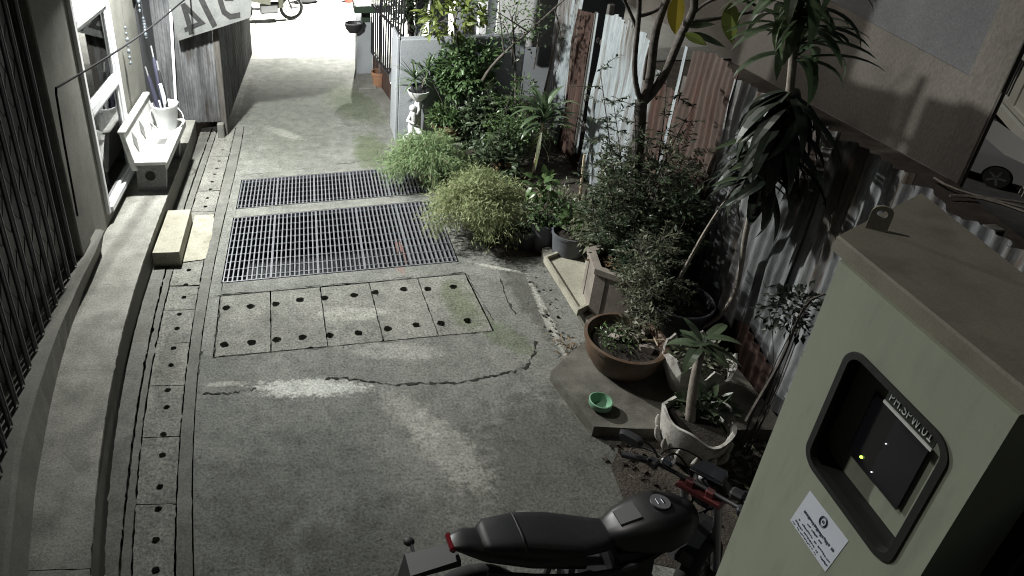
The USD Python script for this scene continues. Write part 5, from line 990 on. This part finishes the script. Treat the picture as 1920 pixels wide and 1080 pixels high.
# ================================================================== THE MOTORCYCLE IN FRONT
bang = math.radians(5); BO = np.array([1.37, 2.22, 0.])
mb = thing('motorcycle', 'black naked motorcycle with red handlebar clamp parked in the foreground', 'motorcycle', BO, bang)
def mo(name, mesh, m, parent=mb, **k):
    mesh = cat_(mesh) if isinstance(mesh, list) else mesh.copy(); mesh.vertices = mesh.vertices*.94
    return obj(name, mesh, m, parent, world=False, **k)
lean = math.radians(7)   # on its side stand, leaning to its left (+y)
def LN(m):
    if isinstance(m, list): m = cat_(m)
    v = m.vertices.copy(); c, s = math.cos(lean), math.sin(lean); m = TM(np.stack([v[:, 0], v[:, 1]*c+v[:, 2]*s, v[:, 2]*c-v[:, 1]*s], 1), m.faces); return m
def loft(sections, m_n=16):
    """rounded body through (x, half width, z bottom, z top, power) stations"""
    V = []; a = np.linspace(0, 2*np.pi, m_n, endpoint=False)
    for x, hw, z0, z1, p in sections:
        cx, sx = np.cos(a), np.sin(a); V.append(np.c_[np.full(m_n, x), hw*np.sign(cx)*np.abs(cx)**p, (z0+z1)/2+(z1-z0)/2*np.sign(sx)*np.abs(sx)**p])
    V = np.vstack(V); F = []; k = len(sections)
    for i in range(k-1):
        for j in range(m_n): a0, a1 = i*m_n+j, i*m_n+(j+1) % m_n; F += [(a0, a1, a0+m_n), (a1, a1+m_n, a0+m_n)]
    V = np.vstack([V, V[:m_n].mean(0), V[-m_n:].mean(0)]); c0, c1 = len(V)-2, len(V)-1; e = (k-1)*m_n
    for j in range(m_n): F += [(c0, (j+1) % m_n, j), (c1, e+j, e+(j+1) % m_n)]
    m = TM(V, F); m.fix_normals(); return m
def wheel_at(x, steer=0., name='wheel'):
    w = sub(name, mb); a = np.linspace(0, 2*np.pi, 41); cs, ss = math.cos(steer), math.sin(steer); P = lambda r, q, y=0.: (x+r*math.cos(q)*cs-y*ss, r*math.cos(q)*ss+y*cs, .30+r*math.sin(q))
    mo('tyre', LN(tube([P(.245, q) for q in a], .052, 12)), m_tyre, w, smooth=True); mo('rim', LN([tube([P(.20, q) for q in a], .016, 8)]+[tube([P(.03, q), P(.195, q)], .014, 6) for q in np.arange(5)*1.2566]+[tube([P(0, 0, -.06), P(0, 0, .06)], .03, 10)]), m_bike, w)
    mo('brake_disc', LN(tube([P(0, 0, .062), P(0, 0, .068)], .11, 24)), m_alloy, w)
wheel_at(-.62); ST = math.radians(34); wheel_at(.70, ST)
mo('seat', LN(loft([(-.62, .075, .80, .83, .7), (-.58, .105, .775, .86, .6), (-.40, .125, .75, .865, .55), (-.22, .135, .735, .835, .55), (-.08, .13, .715, .80, .6), (.06, .10, .70, .785, .6), (.14, .075, .70, .79, .7)], 20)), m_seat, smooth=True)
mo('tail_cowl', LN(loft([(-.78, .05, .79, .82, .8), (-.70, .075, .75, .84, .6), (-.60, .09, .70, .82, .6), (-.35, .11, .64, .76, .6), (-.05, .12, .60, .72, .7)], 16)), m_bike, smooth=True)
mo('seat_strap', LN(tube(spline([(-.40, -.128, .80), (-.41, -.09, .865), (-.41, 0, .872), (-.41, .09, .865), (-.40, .128, .80)], 14), .008, 6)), m_bikem, smooth=True)
mo('tail_light', LN(cbx(-.80, -.765, -.06, .06, .78, .82, .012)), m_redlens)
mo('rear_fender', LN(hexa(np.array([(-.74, -.07, .70), (-.74, .07, .70), (-1.03, .075, .645), (-1.03, -.075, .645)]), np.array([(-.74, -.06, .735), (-.74, .06, .735), (-1.02, .07, .67), (-1.02, -.07, .67)]))), m_bikem)
mo('plate_holder', LN([hexa(np.array([(-1.01, -.09, .64), (-1.01, .09, .64), (-1.05, .09, .48), (-1.05, -.09, .48)]), np.array([(-1.02, -.09, .64), (-1.02, .09, .64), (-1.06, .09, .48), (-1.06, -.09, .48)]))]), m_bikem)
for s in (-1, 1): mo('turn_signal', LN([tube([(-.97, s*.05, .66), (-.97, s*.13, .67)], .010, 6), ball((-.98, s*.15, .67), .028, 2, (1.2, 1, .8))]), m_bikem)
tk = mo('fuel_tank', LN(loft([(.10, .07, .70, .80, .7), (.18, .11, .68, .85, .6), (.30, .132, .66, .905, .55), (.42, .138, .66, .93, .55), (.52, .11, .68, .92, .6), (.60, .065, .72, .89, .7)], 22)), m_bike, smooth=True)
fcz = LN(trimesh.creation.cylinder(.052, .012, 28, transform=trimesh.transformations.translation_matrix([.40, 0, .933]))); mo('filler_cap', fcz, m_alloy, tk)
mo('cap_slot', LN([cbx(.38, .385, -.02, .02, .938, .942, .001), cbx(.41, .42, -.016, .016, .938, .942, .001)]), m_chrome, tk)
mo('tank_pad', LN(hexa(np.array([(.16, -.05, .842), (.16, .05, .842), (.27, .06, .893), (.27, -.06, .893)]), np.array([(.16, -.045, .85), (.16, .045, .85), (.27, .055, .902), (.27, -.055, .902)]))), m_bikem, tk)
mo('engine', LN([cbx(-.1, .38, -.15, .15, .25, .52, .05), cbx(.12, .36, -.11, .11, .5, .68, .02)]), m_bikem)
mo('frame_tube', LN([tube(spline([(-.60, s*.1, .66), (-.1, s*.13, .60), (.3, s*.12, .66), (.58, s*.04, .86)], 12), .018, 6) for s in (-1, 1)]+[tube([(-.1, s*.12, .58), (-.15, s*.13, .3), (-.62, s*.1, .3)], .022, 6) for s in (-1, 1)]), m_bikem)
mo('exhaust', LN([tube(spline([(.3, -.14, .3), (-.1, -.17, .24), (-.4, -.19, .33), (-.85, -.20, .48)], 14), np.linspace(.025, .052, 14), 10)]), m_alloy, smooth=True)
[mo('foot_peg', LN(tube([(-.1, s_*.14, .34), (-.1, s_*.27, .34)], .014, 6)), m_chrome) for s_ in (-1, 1)]; mo('swing_arm_cover', LN(cbx(-.5, -.2, -.17, -.15, .40, .46, .008)), m_chrome)
mo('side_stand', LN(tube([(-.02, .12, .25), (-.06, .26, .02)], .012, 6)), m_bikem)
# steering head, turned to the left
hx_, hz_ = .62, .90
def SR(pts):   # bar coordinates: f forward, l left, z; rotated by the steering angle about the head
    c, s = math.cos(ST), math.sin(ST); return [(hx_+f*c-l*s, f*s+l*c, z) for f, l, z in pts]
def S(m):
    if isinstance(m, list): m = cat_(m)
    v = m.vertices; c, s = math.cos(ST), math.sin(ST); return LN(TM(np.stack([hx_+v[:, 0]*c-v[:, 1]*s, v[:, 0]*s+v[:, 1]*c, v[:, 2]], 1), m.faces))
mo('fork_leg', S(tube([(.24, .09, .30), (.02, .09, .98)], [.026, .022], 9)), m_alloy, smooth=40); mo('fork_leg', S(tube([(.24, -.09, .30), (.02, -.09, .98)], [.026, .022], 9)), m_alloy, smooth=40)
mo('front_fender', S([hexa(np.array([(.10+.34*math.cos(q), y, .30+.34*math.sin(q)) for y in (-.06, .06)]+[(.10+.34*math.cos(q+.2), y, .30+.34*math.sin(q+.2)) for y in (-.06, .06)]), np.array([(.10+.35*math.cos(q), 0, .30+.35*math.sin(q)), (.10+.35*math.cos(q+.2), 0, .30+.35*math.sin(q+.2))])) for q in np.arange(.5, 2.2, .2)]), m_bike)
tc = mo('top_clamp', S([hexa(np.array([(-.03, -.12, .955), (.05, -.12, .955), (.05, .12, .955), (-.03, .12, .955)]), np.array([(-.03, -.11, .98), (.045, -.11, .98), (.045, .11, .98), (-.03, .11, .98)])), cbx(-.012, .03, -.075, -.03, .975, 1.02, .006), cbx(-.012, .03, .03, .075, .975, 1.02, .006)]), m_red)
hb = mo('handlebar', S(tube(spline([(-.11, -.36, 1.05), (-.06, -.25, 1.06), (.0, -.12, 1.015), (.01, 0, 1.01), (.0, .12, 1.015), (-.06, .25, 1.06), (-.11, .36, 1.05)], 26), .0125, 8)), m_bikem, smooth=True)
for s in (-1, 1):
    mo('grip', S(tube([(-.125, s*.39, 1.05), (-.075, s*.265, 1.058)], .019, 10)), m_blackp, hb, smooth=40); mo('switch_box', S(cbx(-.095, -.04, s*.235-.03, s*.235+.03, 1.035, 1.085, .01)), m_blackp, hb)
    mo('lever', S(tube(spline([(.0, s*.20, 1.065), (.02, s*.28, 1.06), (-.03, s*.39, 1.055)], 8), .007, 6)), m_bikem if s > 0 else m_chrome, hb, smooth=True)
mo('brake_reservoir', S(cbx(-.02, .05, -.21, -.14, 1.05, 1.10, .012)), m_bikem, hb); mo('clutch_clamp', S(cbx(-.03, .03, .15, .215, 1.045, 1.085, .012)), m_chrome, hb)
mo('dashboard', S(hexa(np.array([(.06, -.085, 1.03), (.06, .085, 1.03), (.20, .07, 1.00), (.20, -.07, 1.00)]), np.array([(.065, -.08, 1.06), (.065, .08, 1.06), (.19, .06, 1.045), (.19, -.06, 1.045)]))), m_glassdk); mo('dash_trim', S(tube([(.058, -.085, 1.05), (.058, .085, 1.05)], .008, 6)), m_chrome)
mo('headlight', S(loft([(.10, .08, .80, .98, .8), (.18, .10, .79, .99, .8), (.24, .085, .81, .96, .9)], 18)), m_bike, smooth=True); mo('headlight_lens', S(ball((.235, 0, .885), .075, 2, (.35, 1, 1))), m_glassdk, smooth=True)
mo('cables', [S(tube(spline([(.02, s*.2, 1.05), (.14, s*.18, 1.02), (.13, s*.08, .9), (.02, s*.04, .84)], 14), .006, 5)) for s in (-1, 1)]+[S(tube(spline([(.0, .24, 1.05), (.17, .12, 1.06), (.15, -.05, .95), (.0, -.02, .84)], 14), .005, 5))], m_cable, smooth=True)
for s in (1,):
    mr = sub('mirror', mb); mo('mirror_stem', S(tube(spline([(-.03, s*.23, 1.08), (-.06, s*.30, 1.16), (-.09, s*.33, 1.17)], 8), .007, 6)), m_bikem, mr); mo('mirror_head', S(loft([(-.135, .055, 1.15, 1.20, .5), (-.10, .07, 1.145, 1.205, .5), (-.075, .05, 1.155, 1.195, .5)], 14).apply_translation([0, s*.36, 0])), m_blackp, mr, smooth=40)
